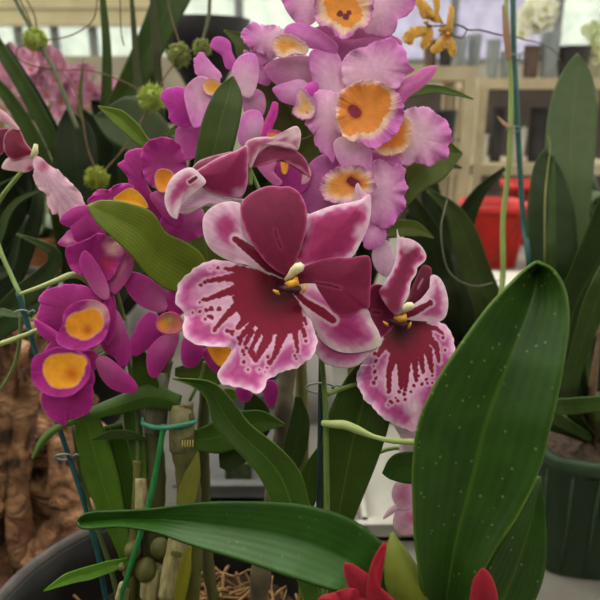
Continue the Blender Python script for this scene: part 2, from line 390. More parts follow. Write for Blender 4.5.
# pot under the front orchids, just below the frame
QC = np.array([.075, .275, BENCH])
p2 = empty('plant_pot', tuple(QC), 'dark pot below the broad glossy leaves', 'pot')
MB().lathe(QC, [(.001, 0), (.05, 0), (.066, .12), (.07, .12), (.07, .135), (.064, .135), (.062, .12)], 48).build('pot_body', BLK, p2)
soil_disc('potting_mix', p2, (QC[0], QC[1], BENCH+.12), .063, BARK)
def pot_px(x, y, z):
    """photo position and depth of a world point"""
    r = np.array([x, y, z])-CAM; d = r@FW; return (300+F*(r@RT)/d, 300-F*(r@UP)/d, d)

# ================================================================== FRONT MILTONIA
BURG = (128, 24, 70); BURGD = (105, 10, 40); PALE = (222, 172, 205); PALER = (232, 200, 218); MAG = (180, 62, 130); WHT = (232, 212, 218)
mil = empty('pansy_orchid', tuple(pot_px and (QC[0]-.02, QC[1], BENCH+.125)), 'burgundy and white-edged pansy orchid in the centre, with splashed burgundy lips and a strap leaf', 'orchid')
def flower(parent, cx, cy, d, ends, r=1.3, m=STEM, label=None):
    o = stem('flower', parent, [(cx, cy, d+.006)]+ends, [r, r, r*1.2], m, 20)
    if label: o['label'] = label
    return o
# A
dA = .33
sp = stem('flower_spike', mil, [pot_px(QC[0]-.02, QC[1], BENCH+.12), (330, 640, .345), (327, 510, .352), (325, 400, .354), (318, 340, .352), (300, 290, .347), (270, 215, .354), (248, 165, .36)], [2.2, 2, 1.8, 1.5, 1.3, 1.2], mat((92, 114, 50), .5, (72, 92, 40), 60), 60)
fA = flower(mil, 290, 278, dA, [(296, 290, .343), (306, 308, .35)], label='large front flower')
petal('sepal', fA, [318,333, 314,342, 315,352, 325,363, 342,368, 358,365, 371,353, 378,345, 350,330, 330,325], dA+.006, dict(edge=[(0, WHT), (4, (215, 165, 200)), (9, (190, 95, 150)), (20, (165, 50, 115))]), base=(330, 325), cup=2, tilt=(.03, .05))
petal('sepal', fA, [241,209, 238,203, 225,202, 211,208, 203,219, 204,236, 210,248, 220,256, 232,261, 250,266, 268,274, 284,279, 290,275, 278,262, 262,255, 250,240], dA+.003,
      dict(edge=[(0, (238, 215, 228)), (4, (228, 185, 212)), (10, PALE), (16, (190, 88, 145)), (24, MAG)], spot=[(228, 226, 11, (172, 58, 120)), (240, 250, 5, (225, 180, 208))],
           marks=[dict(caps=[(235, 239, 251, 251, 2.6, 4.5), (251, 251, 270, 266, 4.5, 6), (270, 266, 284, 275, 5, 3)], col=(125, 18, 55), halo=(238, 215, 228), hw=3.2)]),
      base=(285, 277), cup=2.5, tilt=(.05, -.02), ruf=.8, rn=3, n=220, rings=70)
petal('petal', fA, [296,268, 300,250, 304,232, 307,217, 318,211, 332,206, 348,203, 360,200, 370,195, 371,208, 369,224, 362,240, 352,257, 338,262, 320,266], dA+.001,
      dict(edge=[(0, (240, 220, 232)), (3, (228, 180, 208)), (6, (190, 80, 140)), (11, (158, 36, 98)), (30, (148, 28, 82))], spot=[(371, 195, 15, (232, 195, 218)), (362, 232, 9, (225, 180, 208)), (303, 240, 10, (150, 30, 85)), (300, 255, 10, (150, 30, 85)), (325, 264, 14, (150, 30, 85))], vein=.07),
      base=(292, 275), cup=2, tilt=(-.04, -.06), fold=.03, n=200, rings=50)
petal('petal', fA, [289,276, 278,272, 266,262, 256,249, 247,234, 242,220, 241,205, 249,195, 262,188, 272,186, 281,187, 290,187, 299,193, 305,204, 307,217, 305,234, 300,250, 294,266], dA-.001,
      dict(edge=[(0, (215, 120, 165)), (1, (165, 50, 105)), (3, BURG), (30, (118, 20, 62))], base=((105, 14, 42), 3), marks=[dict(caps=[(275, 230, 277, 238, .5, .8), (278, 241, 281, 248, .8, .5)], col=(100, 10, 46), halo=(160, 50, 100), hw=2, ha=.4)], vein=.06),
      base=(289, 276), cup=3, tilt=(0, -.1), cone=4, fold=-.03, n=200, rings=50)
petal('petal', fA, [291,288, 300,303, 309,318, 316,331, 324,343, 337,351, 352,353, 366,351, 376,348, 381,344, 379,333, 372,320, 366,308, 345,298, 315,284], dA+.0005,
      dict(edge=[(0, WHT), (4, (228, 190, 212)), (9, (205, 120, 172)), (16, MAG), (26, (165, 45, 108))], spot=[(381, 345, 9, (228, 225, 200))],
           marks=[dict(caps=[(293, 290, 306, 302, 1.8, 3), (306, 302, 322, 312, 3, 4.2), (322, 312, 333, 320, 4.2, 3.2)], col=(135, 18, 58), halo=(238, 212, 225), hw=3)], vein=.09),
      base=(291, 286), cup=2.5, tilt=(.02, .08), ruf=.6, rn=3, n=220, rings=70)
petal('petal', fA, [293,282, 300,270, 312,263, 330,258, 350,258, 360,256, 368,256, 371,263, 371,278, 370,294, 369,307, 362,309, 354,314, 342,316, 328,309, 312,300, 300,292], dA-.002,
      dict(edge=[(0, (190, 80, 130)), (1.2, (150, 38, 88)), (3, BURG), (30, (122, 22, 60))], base=((100, 12, 40), 3), marks=[dict(caps=[(316, 283, 328, 285, .4, .9), (328, 285, 340, 288, .9, .5)], col=(98, 10, 40), halo=(170, 60, 108), hw=2, ha=.5)], vein=.06),
      base=(292, 280), cup=2.5, tilt=(.04, 0), cone=4, fold=-.03, n=200, rings=50)
fing = [(238, 270, 225, 269, 3, 1.2), (240, 276, 208, 281, 4, 1.6), (205, 282, 1.8), (201, 285.5, 1.7), (218, 268.5, 1.5), (210, 269, .8), (240, 288, 222, 294, 5, 3), (222, 294, 205, 300, 3, 1.6), (204, 300, 1.9), (200, 303, .9),
        (242, 302, 226, 316, 5, 2.6), (226, 316, 215, 329, 2.6, 1.8), (215, 330, 1.9), (211, 309, 2.5), (219, 309, 2.3), (206, 310, 1.7), (200, 312, 1.3), (193, 313, 1), (205, 319, 1.3), (208, 316, 212, 318, 1.4, 1.8),
        (250, 314, 238, 328, 4.5, 2.3), (232, 334, 1.8), (227, 331, 1.8), (228, 331, 233, 332, 1.4, 1.4), (252, 324, 240, 338, 3, 2), (240, 344, 1.6), (241, 341, 238, 338, 1.6, 1.6), (252, 331, 245, 344, 2.4, 1.8), (246, 348, 1.7), (243, 351, 1.9), (244, 355, 1.3),
        (259, 332, 251, 350, 2.8, 1.6), (251, 352, 256, 360, 3, 2.6), (268, 338, 256, 360, 4.6, 2.4), (282, 334, 277, 350, 5, 2.8), (277, 350, 270, 364, 2.8, 1.4), (294, 328, 297, 345, 3.4, 1.8), (297, 345, 298, 352, 1.8, 1), (295, 356, 1), (296, 359, .9),
        (303, 330, 305, 336, 2, 1.8), (306, 341, 1.5), (268, 357, 1.5), (268, 361.5, 1.4), (244, 362, 1.6), (248, 370, .9), (259, 370, .9), (267, 368, .8), (265, 372, .8), (304, 318, 306, 324, 1.6, 1.2)]
petal('lip', fA, [288,281, 276,277, 262,272, 248,266, 232,262, 219,260, 207,262, 195,268, 184,277, 178,288, 176,296, 175,303, 181,309, 184,319, 183,330, 190,342, 203,346, 217,347, 228,347, 231,351, 227,360, 221,368, 218,375, 223,384, 233,387, 243,388, 252,392, 260,394, 265,388, 267,380, 274,376, 285,371, 296,369, 303,363, 312,357, 317,347, 316,336, 312,323, 306,311, 298,298, 293,287], dA-.001,
      dict(edge=[(0, (238, 210, 226)), (3, (222, 170, 205)), (6.5, (198, 105, 165)), (11, (178, 66, 136)), (19, (186, 84, 146)), (25, (222, 168, 202)), (40, (226, 176, 208))], spot=[(204, 292, 13, (218, 160, 198)), (196, 300, 8, (205, 130, 180))],
           marks=[dict(caps=fing, poly=[234,266, 250,268, 265,271, 282,277, 292,286, 298,298, 302,312, 303,326, 297,331, 290,334, 281,336, 275,334, 268,337, 261,335, 256,327, 250,323, 244,322, 239,316, 236,306, 232,298, 236,292, 233,283, 229,280, 238,274], j=.75, col=(132, 8, 50), halo=(230, 188, 214), hw=2.6, deep=(279, 292, 40, (70, 4, 20)))], vein=.07),
      base=(287, 282), ctr=(262, 315), cup=-2, tilt=(.02, -.12), cone=5, ruf=2.6, rn=6, ph=1, frill=.0085, fn=15, n=460, rings=110)
def column(fl, x, y, d, ang, s=1.0):
    c = P(x, y, d); mb = MB(); ux = P(x+10*s, y, d)-c; uy = P(x, y+10*s, d)-c; a = math.radians(ang)
    def loc(u, v, z): return c+ux*(u*math.cos(a)-v*math.sin(a))/10+uy*(u*math.sin(a)+v*math.cos(a))/10+FW*z/1000
    cm = MB().tube([loc(-6, 2, 4), loc(-2, 1, 1), loc(1, 0, -1.5), (loc(4, -.5, -3)), loc(6.5, 0, -2.6), loc(8, .3, -1.8)], np.array([2., 2.4, 3, 3.4, 2.9, .8])*.00052*s, 12)
    cm.build('column', CREAM, fl)
    ym = MB().tube([loc(-8, 4, 2), loc(-5, 6, -1), loc(-2, 7, -2), loc(0, 4, -1)], np.array([1.2, 2.6, 2.8, 1])*.00052*s, 10)
    ym.tube([loc(-17, 3, 1), loc(-15.5, 6, -1), loc(-15, 8, 0)], np.array([.5, 1.2, .3])*.0006*s, 6).tube([loc(-2, 15, 1), loc(0, 13, -1), loc(2, 11, 0)], np.array([.5, 1.1, .3])*.0006*s, 6)
    ym.build('callus', YEL, fl)
    MB().tube([loc(-13, 4, 3), loc(-9, 7, 0), loc(-4, 11, 0), loc(0, 12, 3)], np.array([1, 2.6, 2.8, 1])*.00052*s, 8).build('throat', WINE, fl)
column(fA, 293, 272, dA-.0015, -32, 1.55)

# B
dB = .352
fB = flower(mil, 402, 316, dB, [(404, 330, .366), (380, 372, .368), (325, 395, .356)], label='second flower, half hidden by the broad leaf')
petal('sepal', fB, [384,286, 376,284, 369,288, 366,300, 368,314, 374,326, 381,337, 392,328, 399,314, 394,298], dB+.004, dict(edge=[(0, (195, 95, 140)), (1.5, BURG), (20, (112, 20, 58))], marks=[dict(caps=[(373, 312, 380, 313, 1.1, 1.1)], col=(110, 12, 45), halo=(170, 60, 108), hw=1.8, ha=.6)]), base=(399, 315), cup=-2)
petal('petal', fB, [399,314, 408,298, 414,283, 420,270, 424,265, 431,268, 431,277, 428,290, 420,302, 408,312], dB+.003, dict(edge=[(0, (150, 45, 80)), (2, (108, 28, 55)), (20, (100, 20, 48))], marks=[dict(caps=[(418, 288, 422, 280, .7, .5)], col=(190, 110, 150))]), base=(399, 315), cup=2, tilt=(.05, 0))
petal('petal', fB, [402,317, 412,306, 422,298, 430,287, 431,276, 437,276, 443,283, 447,295, 448,306, 445,317, 437,322, 424,321, 410,320], dB+.001,
      dict(edge=[(0, (238, 212, 228)), (4, (225, 180, 208)), (8, (192, 92, 150)), (14, MAG)], marks=[dict(caps=[(402, 316, 416, 311, 3, 3.5), (416, 311, 430, 303, 3.4, 1.8), (430, 303, 2.6)], col=(125, 18, 55), halo=(235, 208, 224), hw=2.6)]), base=(402, 316), cup=2, tilt=(.04, 0), n=180, rings=60)
petal('petal', fB, [397,229, 400,237, 410,239, 420,245, 426,255, 424,262, 418,266, 416,274, 411,282, 409,292, 404,303, 399,314, 391,312, 384,302, 379,292, 384,284, 392,270, 396,258, 397,244], dB-.001,
      dict(edge=[(0, (238, 215, 228)), (2.2, (215, 160, 195)), (4.5, (165, 50, 105)), (8, BURG), (30, (122, 22, 60))], spot=[(397, 229, 11, (232, 210, 222)), (407, 243, 8, (228, 185, 210)), (392, 308, 14, (120, 22, 60)), (380, 293, 8, (130, 25, 68))]), base=(398, 314), ctr=(403, 278), tilt=(.05, -.12), fold=.08, n=200, rings=50)
fb = [(392, 335, 378, 355, 5, 2), (376, 361, 1.6), (375, 372, 1.6), (374, 366, .9), (375, 354, 1.8), (374, 383, 1.8), (376, 378, 1.4), (396, 350, 389, 372, 5, 2.6), (389, 372, 389, 392, 2.6, 1.8), (403, 352, 401, 385, 7, 2.4), (399, 392, 1.6), (401, 388, 1.6), (407, 360, 405, 390, 4, 1.6), (404, 394, 1.7), (405, 399, 1.5), (398, 401, 1.3), (391, 402, 1.8), (388, 405, .9),
      (414, 352, 416, 380, 4, 1.6), (414, 386, 1.4), (420, 352, 423, 372, 3.5, 1.6), (426, 379, 1.4), (422, 384, 1.4), (418, 376, 1.5), (428, 350, 432, 372, 4, 1.4), (432, 376, 1), (425, 336, 436, 346, 5, 3), (436, 346, 439, 362, 3, 1.2), (426, 327, 437, 329, 3, 1.8), (437, 329, 443, 334, 1.8, 1), (443, 338, 1.3), (445, 350, 1.1), (427, 383, 1.2), (432, 383, 1), (411, 392, 1.2), (396, 398, 1)]
petal('lip', fB, [400,318, 390,330, 381,338, 372,348, 364,360, 358,372, 357,384, 362,394, 366,402, 374,408, 380,416, 390,422, 402,428, 416,430, 430,420, 440,400, 448,380, 452,365, 455,350, 453,338, 447,327, 438,321, 425,320, 411,318], dB-.002,
      dict(edge=[(0, (236, 205, 225)), (3, (218, 165, 202)), (7, (188, 90, 152)), (14, (172, 62, 130)), (22, (205, 140, 182)), (28, (222, 172, 205))], spot=[(414, 408, 9, (215, 185, 200)), (418, 422, 10, (215, 175, 198))],
           marks=[dict(caps=fb, poly=[400,318, 392,328, 384,337, 385,345, 388,352, 392,356, 396,364, 402,368, 408,366, 414,360, 420,356, 428,352, 430,342, 432,333, 428,324, 420,320, 410,320], j=.7, col=(128, 8, 48), halo=(228, 185, 212), hw=2.4, deep=(401, 330, 30, (56, 8, 18)))]),
      base=(402, 318), ctr=(406, 365), cup=3, tilt=(.03, -.1), cone=4, ruf=2.2, rn=5, frill=.0085, fn=15, n=360, rings=100)
petal('sepal', fB, [392,420, 400,436, 404,450, 415,455, 425,440, 420,422, 405,415], dB+.006, dict(edge=[(0, (215, 200, 205)), (10, (200, 165, 185))]), cup=2)
column(fB, 403, 309, dB-.0015, -22, 1.35)

# C (seen from the side, above the front flower)
dC = .352
fC = flower(mil, 246, 158, dC, [(250, 172, .357), (250, 185, .357)], label='flower seen from the side above the front flower')
petal('sepal', fC, [247,146, 236,151, 220,157, 206,165, 192,175, 196,182, 206,190, 220,195, 236,198, 242,197, 247,185, 248,165], dC-.004, dict(edge=[(0, (225, 160, 190)), (1.5, (185, 80, 130)), (4, (150, 36, 92)), (20, (135, 26, 76))], spot=[(240, 196, 9, (205, 150, 185))]), base=(247, 150), cup=2.5, tilt=(-.05, .06))
petal('petal', fC, [190,172, 198,162, 210,157, 222,154, 232,152, 236,156, 224,163, 210,172, 198,180, 190,182], dC-.001, dict(edge=[(0, (200, 140, 165)), (1.5, (130, 40, 75)), (9, (110, 28, 60))]), base=(236, 154), cup=3)
petal('petal', fC, [245,146, 252,139, 265,137, 278,138, 288,133, 293,127, 298,127, 301,135, 298,150, 290,145, 275,143, 262,148, 254,160, 250,168], dC-.002, dict(edge=[(0, (232, 200, 212)), (3, (190, 110, 145)), (7, (160, 60, 100))], spot=[(295, 133, 9, (235, 205, 215))]), base=(248, 155), ctr=(262, 143), cup=1)
petal('petal', fC, [250,168, 256,156, 266,146, 280,142, 292,148, 298,152, 306,160, 309,170, 310,178, 300,168, 285,162, 270,162], dC, dict(edge=[(0, (190, 110, 140)), (2, (140, 42, 85)), (12, (118, 30, 68))]), base=(250, 165), cup=1.5, fold=.05)
petal('petal', fC, [292,155, 300,160, 308,166, 311,174, 308,182, 302,184, 306,174, 300,166], dC+.002, dict(edge=[(0, (215, 165, 185)), (6, (190, 110, 150))]), cup=1)
petal('lip', fC, [165,203, 166,190, 172,178, 182,170, 192,168, 200,174, 206,182, 200,188, 190,196, 182,204, 176,212, 177,219, 170,215], dC-.005, dict(edge=[(0, (240, 222, 232)), (3, (230, 195, 215)), (8, (190, 90, 145)), (14, (165, 45, 105))], marks=[dict(caps=[(190, 182, 196, 178, 1.6, 1.4)], col=(110, 14, 50), halo=(240, 225, 232), hw=1.8)]), ctr=(186, 184), base=(205, 176), cup=2, tilt=(-.06, .02), n=160, rings=30)
petal('lip_fold', fC, [176,210, 186,198, 200,188, 212,192, 225,196, 238,199, 246,200, 240,208, 222,208, 205,206, 192,212, 184,214], dC+.001, dict(edge=[(0, (225, 195, 212)), (8, (200, 150, 182))], vein=.15), cup=2)
# stalk in front of the strap leaf with a bud swelling
stem('pedicel', mil, [(323, 423, .354), (332, 424, .35), (345, 425, .347), (358, 430, .345), (375, 437, .344), (395, 441, .345), (425, 442, .346)], [1.8, 2.6, 2.4, 1.3, 1.5, 1.7, 1.6], PALE_STEM, 40)
LEAF_MID = leaf_mat((72, 102, 45), (110, 135, 70))
blade('leaf', mil, [322,530, 321,490, 322,440, 332,405, 348,375, 362,358, 372,335], [350,530, 362,500, 378,460, 389,425, 392,395, 388,365, 382,335], [.37, .366, .362, .362, .364], LEAF_MID, fold=2, arch=-1)
blade('leaf', mil, [335,520, 322,560, 318,640], [352,520, 360,560, 350,640], [.37, .362, .35], LEAF_MID, fold=2)
blade('leaf', mil, [318,640, 290,560, 272,505, 258,475, 236,450, 214,425, 206,398, 190,385, 173,379], [350,640, 325,550, 310,505, 300,472, 280,448, 250,424, 234,403, 212,382, 173,378], [.345, .352, .356, .355, .352, .35, .352], leaf_mat((72, 108, 42), (120, 145, 80)), fold=2.5, arch=-1)
blade('leaf', mil, [385,476, 392,480, 412,484, 440,480], [382,473, 390,458, 404,452, 440,452], [.355, .352, .35, .35], leaf_mat((56, 88, 38)), fold=1)
# the pale flower lower down
fE = flower(mil, 404, 470, .372, [(404, 450, .378), (380, 452, .378), (335, 480, .372)], label='pale pink fading flower low behind the broad leaf')
petal('petal', fE, [392,490, 396,482, 405,478, 414,482, 416,500, 410,508, 400,510, 393,500], .37, dict(edge=[(0, (225, 185, 205)), (10, (195, 120, 160))]), cup=2)
petal('petal', fE, [396,510, 404,504, 414,505, 416,530, 410,535, 400,534, 393,525], .372, dict(edge=[(0, (215, 180, 195)), (10, (205, 150, 178))], spot=[(411, 518, 6, (190, 90, 145))]), cup=2)
petal('petal', fE, [383,519, 388,510, 396,504, 398,508, 392,514], .371, dict(edge=[(0, (215, 180, 195)), (10, (205, 150, 178))]), cup=1)
petal('petal', fE, [400,440, 412,436, 425,440, 425,470, 410,478, 402,470], .374, dict(edge=[(0, (225, 215, 215)), (10, (200, 175, 190))]), cup=2)

# ================================================================== BROAD LEAVED ORCHID, right front
brd = empty('broad_leaved_orchid', tuple(QC+np.array([.02, 0, .125])), 'orchid with huge glossy deep green leaves in front, carrying a red bloom at the bottom', 'orchid')
BIG = leaf_mat((54, 92, 36), (92, 128, 50), (42, 72, 30), rough=.38, spots=.3, veins=7, tr=.12)
b0 = pot_px(QC[0]+.02, QC[1], BENCH+.12)
blade('leaf', brd, [432,640, 422,590, 415,540, 413,500, 413,465, 418,425, 434,386, 458,348, 488,307, 515,279, 527,268, 536,262], [452,640, 478,582, 500,540, 525,500, 541,465, 551,425, 559,390, 566,350, 569,318, 565,290, 553,270, 538,262], [.285, .275, .27, .265, .262, .262, .266, .27], BIG, fold=11, arch=0, tiltx=-3, n=70, k=24, thick=.0014)
blade('leaf', brd, [452,660, 470,600, 492,555, 518,515, 539,476], [500,660, 535,600, 546,560, 545,515, 540,476], [.30, .292, .286, .285], BIG, fold=2, tiltx=3, thick=.0012)
LONG = leaf_mat((50, 96, 34), (34, 72, 22), (40, 78, 26), rough=.4, spots=.12, veins=6, tr=.12)
blade('leaf', brd, [425,640, 405,600, 393,564, 380,541, 350,519, 308,506, 258,502, 200,503, 150,509, 112,511, 92,512, 81,516, 77,522], [400,640, 372,604, 345,594, 302,581, 242,561, 190,545, 160,534, 138,529, 118,527, 102,528, 90,529, 81,528, 77,523], [.285, .283, .283, .29, .30, .31, .32, .33, .34], LONG, fold=7, tiltx=-3, n=80, k=20, thick=.0012)
sh = stem('sheath', brd, [(424, 660, .285), (420, 640, .285), (410, 600, .285), (402, 575, .284), (396, 553, .284), (393, 538, .285), (392, 532, .286)], [5, 7, 8.5, 9, 9, 8.6, 7, 4.5, .5], leaf_mat((118, 128, 48), (125, 138, 62)), 40, 14)
stem('stalk', brd, [b0, (440, 660, .288), (440, 625, .284)], [4, 4, 3], STEM)
REDS = dict(edge=[(0, (160, 22, 42)), (3, (138, 10, 34)), (20, (112, 6, 28))])
fR = flower(brd, 370, 612, .27, [(385, 640, .276), b0], r=1.8, label='red bloom cut by the lower edge')
petal('petal', fR, [345,563, 352,564, 362,570, 372,578, 380,596, 372,612, 356,605, 349,588, 344,572], .268, REDS, base=(370, 610), cup=2, fold=.06)
petal('petal', fR, [385,542, 386,548, 381,560, 376,572, 379,585, 390,596, 405,612, 380,618, 368,600, 367,585, 371,565, 378,550], .266, REDS, ctr=(379, 592), base=(380, 612), fold=.1, cup=1)
petal('petal', fR, [318,600, 335,592, 352,588, 366,596, 378,612, 360,625, 330,622], .267, REDS, base=(375, 614), cup=2, ruf=1)
petal('petal', fR, [472,585, 478,572, 484,568, 492,578, 497,595, 498,618, 470,620], .264, REDS, base=(484, 615), cup=2)
petal('petal', fR, [380,600, 410,606, 440,614, 470,604, 478,618, 430,632, 390,626], .27, REDS, base=(400, 614), cup=2)

# ================================================================== MAGENTA DENDROBIUM
md = empty('magenta_orchid', (PC[0]-.02, PC[1]+.01, SOILZ), 'magenta orchid with round orange throats on the left, rooted in the large black pot', 'orchid')
MG = (172, 34, 134)
def mg(light=0, **k):
    d = dict(edge=[(0, (190, 58, 155)), (1.5, MG), (8, (158, 28, 122)), (20, (146, 26, 108))], vein=.10, frill=.009)
    if light: d.update(base=((205, 120, 170), 2.2), bw=.8)
    d.update(k); return d
def mlip(t0=.55): return dict(rad=[(0, (240, 150, 30)), (t0*.6, (245, 165, 40)), (t0, (248, 185, 70)), (t0+.05, (235, 170, 150)), (t0+.1, MG), (1, (178, 42, 146))], vein=.05, jit=.5)
def pt_(parent, name, out, d, st, **k): return petal(name, parent, out, d, st, **k)
dG = .375
g1 = flower(md, 95, 318, dG, [(112, 325, .392), (125, 345, .40)], 1.0)
petal('petal', g1, [37,321, 40,304, 38,300, 46,290, 56,287, 68,284, 80,285, 92,289, 101,300, 100,318, 85,330, 70,338, 55,338, 44,332], dG, mg(), base=(98, 315), cup=3, ruf=1, rn=4, frill=.01, fn=11)
petal('sepal', g1, [34,320, 45,324, 60,334, 72,344, 66,347, 50,341, 40,334], dG-.002, mg(), base=(75, 345), cup=1)
petal('lip', g1, [62,326, 64,312, 72,304, 84,300, 97,301, 107,308, 110,322, 106,336, 98,345, 84,350, 70,350, 58,344, 56,336], dG-.004, dict(edge=[(0, (190, 60, 160)), (4, MG), (20, MG)], spot=[(96, 312, 13, (226, 175, 170))], marks=[dict(caps=[(78, 325, 92, 320, 11.5, 10.5), (84, 328, 92, 322, 11, 11)], col=(240, 160, 38), halo=(238, 190, 130), hw=1.5, deep=(88, 330, 9, (205, 105, 15)))]), ctr=(84, 326), base=(104, 318), cup=-2.5, ruf=.8, rn=5, n=200, rings=50)
petal('sepal', g1, [109,312, 113,308, 120,314, 127,332, 132,346, 131,358, 124,368, 117,362, 112,348, 110,330], dG+.004, mg(1), base=(112, 312), fold=.06, cup=1)
petal('petal', g1, [98,296, 104,288, 112,300, 116,318, 112,340, 106,344, 104,325, 106,312], dG+.002, mg(), cup=2)
petal('petal', g1, [100,338, 110,336, 118,348, 122,362, 112,356, 104,350], dG+.005, mg(), cup=1)
g2 = flower(md, 88, 362, dG-.002, [(108, 352, .385), (125, 348, .40)], 1.0)
petal('petal', g2, [43,392, 58,392, 75,388, 88,380, 93,388, 93,402, 89,412, 78,418, 68,420, 65,426, 60,424, 50,418, 43,408, 41,398], dG-.001, mg(), base=(70, 385), cup=2.5, ruf=.8, rn=5)
petal('lip', g2, [31,366, 35,356, 45,352, 58,347, 72,350, 84,354, 90,362, 90,376, 82,388, 70,396, 56,397, 42,392, 33,382], dG-.004, dict(edge=[(0, (185, 50, 150)), (3, MG), (20, MG)], marks=[dict(caps=[(58, 369, 70, 368, 14, 14), (60, 374, 68, 374, 13.5, 13), (80, 362, 6)], col=(244, 172, 42), halo=(240, 196, 110), hw=1.4, deep=(72, 374, 13, (212, 112, 12)))]), ctr=(62, 372), base=(88, 362), cup=-2.5, ruf=.6, rn=5, n=200, rings=50)
petal('petal', g2, [45,352, 52,342, 66,346, 80,350, 92,350, 99,357, 97,368, 88,372, 84,360, 64,350], dG+.001, mg(), cup=2)
petal('sepal', g2, [96,360, 104,356, 112,360, 124,370, 134,380, 138,388, 132,393, 120,392, 108,386, 99,374], dG+.001, mg(1), base=(95, 358), cup=1, fold=.06)
petal('sepal', g2, [84,372, 92,370, 95,380, 90,390, 86,386], dG+.001, mg(), cup=1)
g3 = flower(md, 105, 262, dG+.004, [(115, 285, .39), (125, 320, .40)], 1.0)
petal('petal', g3, [71,232, 72,222, 78,213, 86,209, 95,217, 101,226, 106,236, 98,242, 84,245, 74,243], dG+.008, mg(), base=(98, 240), cup=2.5)
petal('lip', g3, [66,258, 66,248, 76,243, 88,239, 98,233, 108,236, 118,243, 124,254, 118,268, 110,280, 98,280, 84,276, 72,270], dG+.003, mg(spot=[(114, 247, 10, (225, 170, 175)), (108, 264, 9, (172, 26, 92))]), base=(112, 268), cup=-3, ruf=1)
petal('petal', g3, [58,243, 64,236, 70,230, 74,240, 78,244, 70,248, 62,246], dG+.006, mg(base=((225, 160, 195), 2)), cup=1)
petal('sepal', g3, [80,258, 84,251, 90,254, 99,266, 107,282, 110,296, 104,300, 94,292, 86,278, 80,266], dG-.002, mg(1), base=(106, 296), fold=.06, cup=1)
petal('petal', g3, [108,278, 112,262, 122,248, 130,250, 134,262, 130,276, 120,290, 112,294], dG+.002, mg(edge=[(0, (200, 90, 165)), (6, (190, 90, 150)), (14, (205, 130, 165))]), base=(110, 294), cup=2)
petal('petal', g3, [95,292, 106,290, 114,296, 116,310, 108,312, 98,304], dG+.004, mg(), cup=1)
g4 = flower(md, 170, 322, dG+.006, [(175, 345, .395), (165, 370, .41)], 1.0)
petal('petal', g4, [124,278, 130,272, 142,274, 154,281, 164,290, 169,300, 164,312, 150,310, 136,302, 127,290], dG+.005, mg(1), base=(166, 308), cup=2, fold=.05)
petal('petal', g4, [162,300, 168,290, 174,280, 179,284, 186,296, 186,310, 174,316], dG+.006, mg(), cup=2)
petal('sepal', g4, [128,352, 133,335, 140,320, 150,312, 160,318, 166,330, 156,342, 146,350, 136,356], dG+.004, mg(), base=(165, 322), cup=2)
petal('sepal', g4, [148,372, 147,355, 152,344, 162,336, 178,333, 177,346, 170,358, 162,370, 155,378], dG+.003, mg(1), base=(174, 334), cup=2, fold=.05)
petal('lip', g4, [156,322, 162,314, 172,312, 180,316, 184,326, 178,333, 166,334, 158,330], dG+.001, dict(edge=[(0, (200, 90, 130)), (3, (205, 120, 110)), (12, (200, 110, 90))], spot=[(164, 325, 6, (238, 160, 45)), (170, 320, 3.5, (175, 185, 90))]), cup=-2)
g5 = flower(md, 166, 184, dG+.006, [(172, 205, .395), (182, 240, .405)], 1.0)
petal('petal', g5, [142,168, 141,155, 146,143, 156,138, 166,137, 177,142, 183,152, 187,166, 186,176, 176,184, 166,190, 154,188, 146,180], dG+.004, mg(1, bw=.35), base=(170, 186), cup=-2, ruf=1)
petal('petal', g5, [118,165, 124,160, 126,153, 134,149, 145,149, 146,160, 144,175, 150,190, 160,205, 166,222, 154,218, 142,206, 132,192, 127,176], dG+.007, mg(), base=(160, 210), ctr=(140, 180), cup=2)
petal('lip', g5, [155,176, 158,170, 166,169, 173,173, 174,182, 168,191, 160,192, 156,186], dG+.001, dict(edge=[(0, (225, 150, 120)), (2.5, (236, 155, 40)), (9, (235, 150, 35))]), cup=-2)
petal('petal', g5, [150,196, 160,190, 172,190, 180,200, 184,215, 178,228, 168,222, 158,210], dG+.003, mg(1), base=(165, 188), cup=2)
g6 = flower(md, 128, 198, dG+.002, [(140, 212, .385), (165, 245, .40)], 1.0)
petal('petal', g6, [88,203, 93,194, 100,189, 108,190, 118,184, 130,184, 134,192, 128,200, 116,203, 102,202], dG-.001, mg(), ruf=1.5, rn=6, frill=.03, fn=9)
petal('lip', g6, [113,200, 120,193, 130,188, 138,192, 145,200, 148,208, 138,207, 124,204], dG-.003, dict(edge=[(0, (230, 170, 60)), (5, (240, 170, 35))]), cup=-1)
petal('petal', g6, [60,222, 66,212, 78,206, 90,206, 98,214, 90,222, 74,228], dG+.009, mg(), cup=2)
g7 = flower(md, 205, 362, dG+.004, [(200, 380, .395), (190, 400, .41)], 1.0)
petal('petal', g7, [181,348, 184,338, 190,334, 200,342, 204,352, 198,364, 188,368, 182,362], dG+.001, mg(), cup=2)
petal('petal', g7, [204,350, 216,346, 226,352, 228,366, 220,374, 208,366], dG+.004, mg(), cup=2)
petal('lip', g7, [208,346, 218,342, 230,346, 230,358, 222,367, 213,360], dG+.0, dict(edge=[(0, (220, 140, 60)), (2, (240, 160, 35)), (8, (240, 160, 30))]), cup=-2)
petal('petal', g7, [262,385, 272,380, 278,388, 276,402, 270,408, 265,400], dG+.004, mg(), cup=1)
petal('petal', g7, [236,388, 246,384, 252,396, 246,402, 238,398], dG+.004, mg(), cup=1)
g8 = flower(md, 185, 222, dG+.008, [(190, 245, .40), (190, 265, .41)], 1.0)
petal('petal', g8, [160,234, 160,222, 166,212, 180,206, 198,206, 206,218, 204,234, 192,240, 178,243, 168,240], dG+.005, mg(1, bw=.6), base=(205, 212), cup=2, ruf=.8)
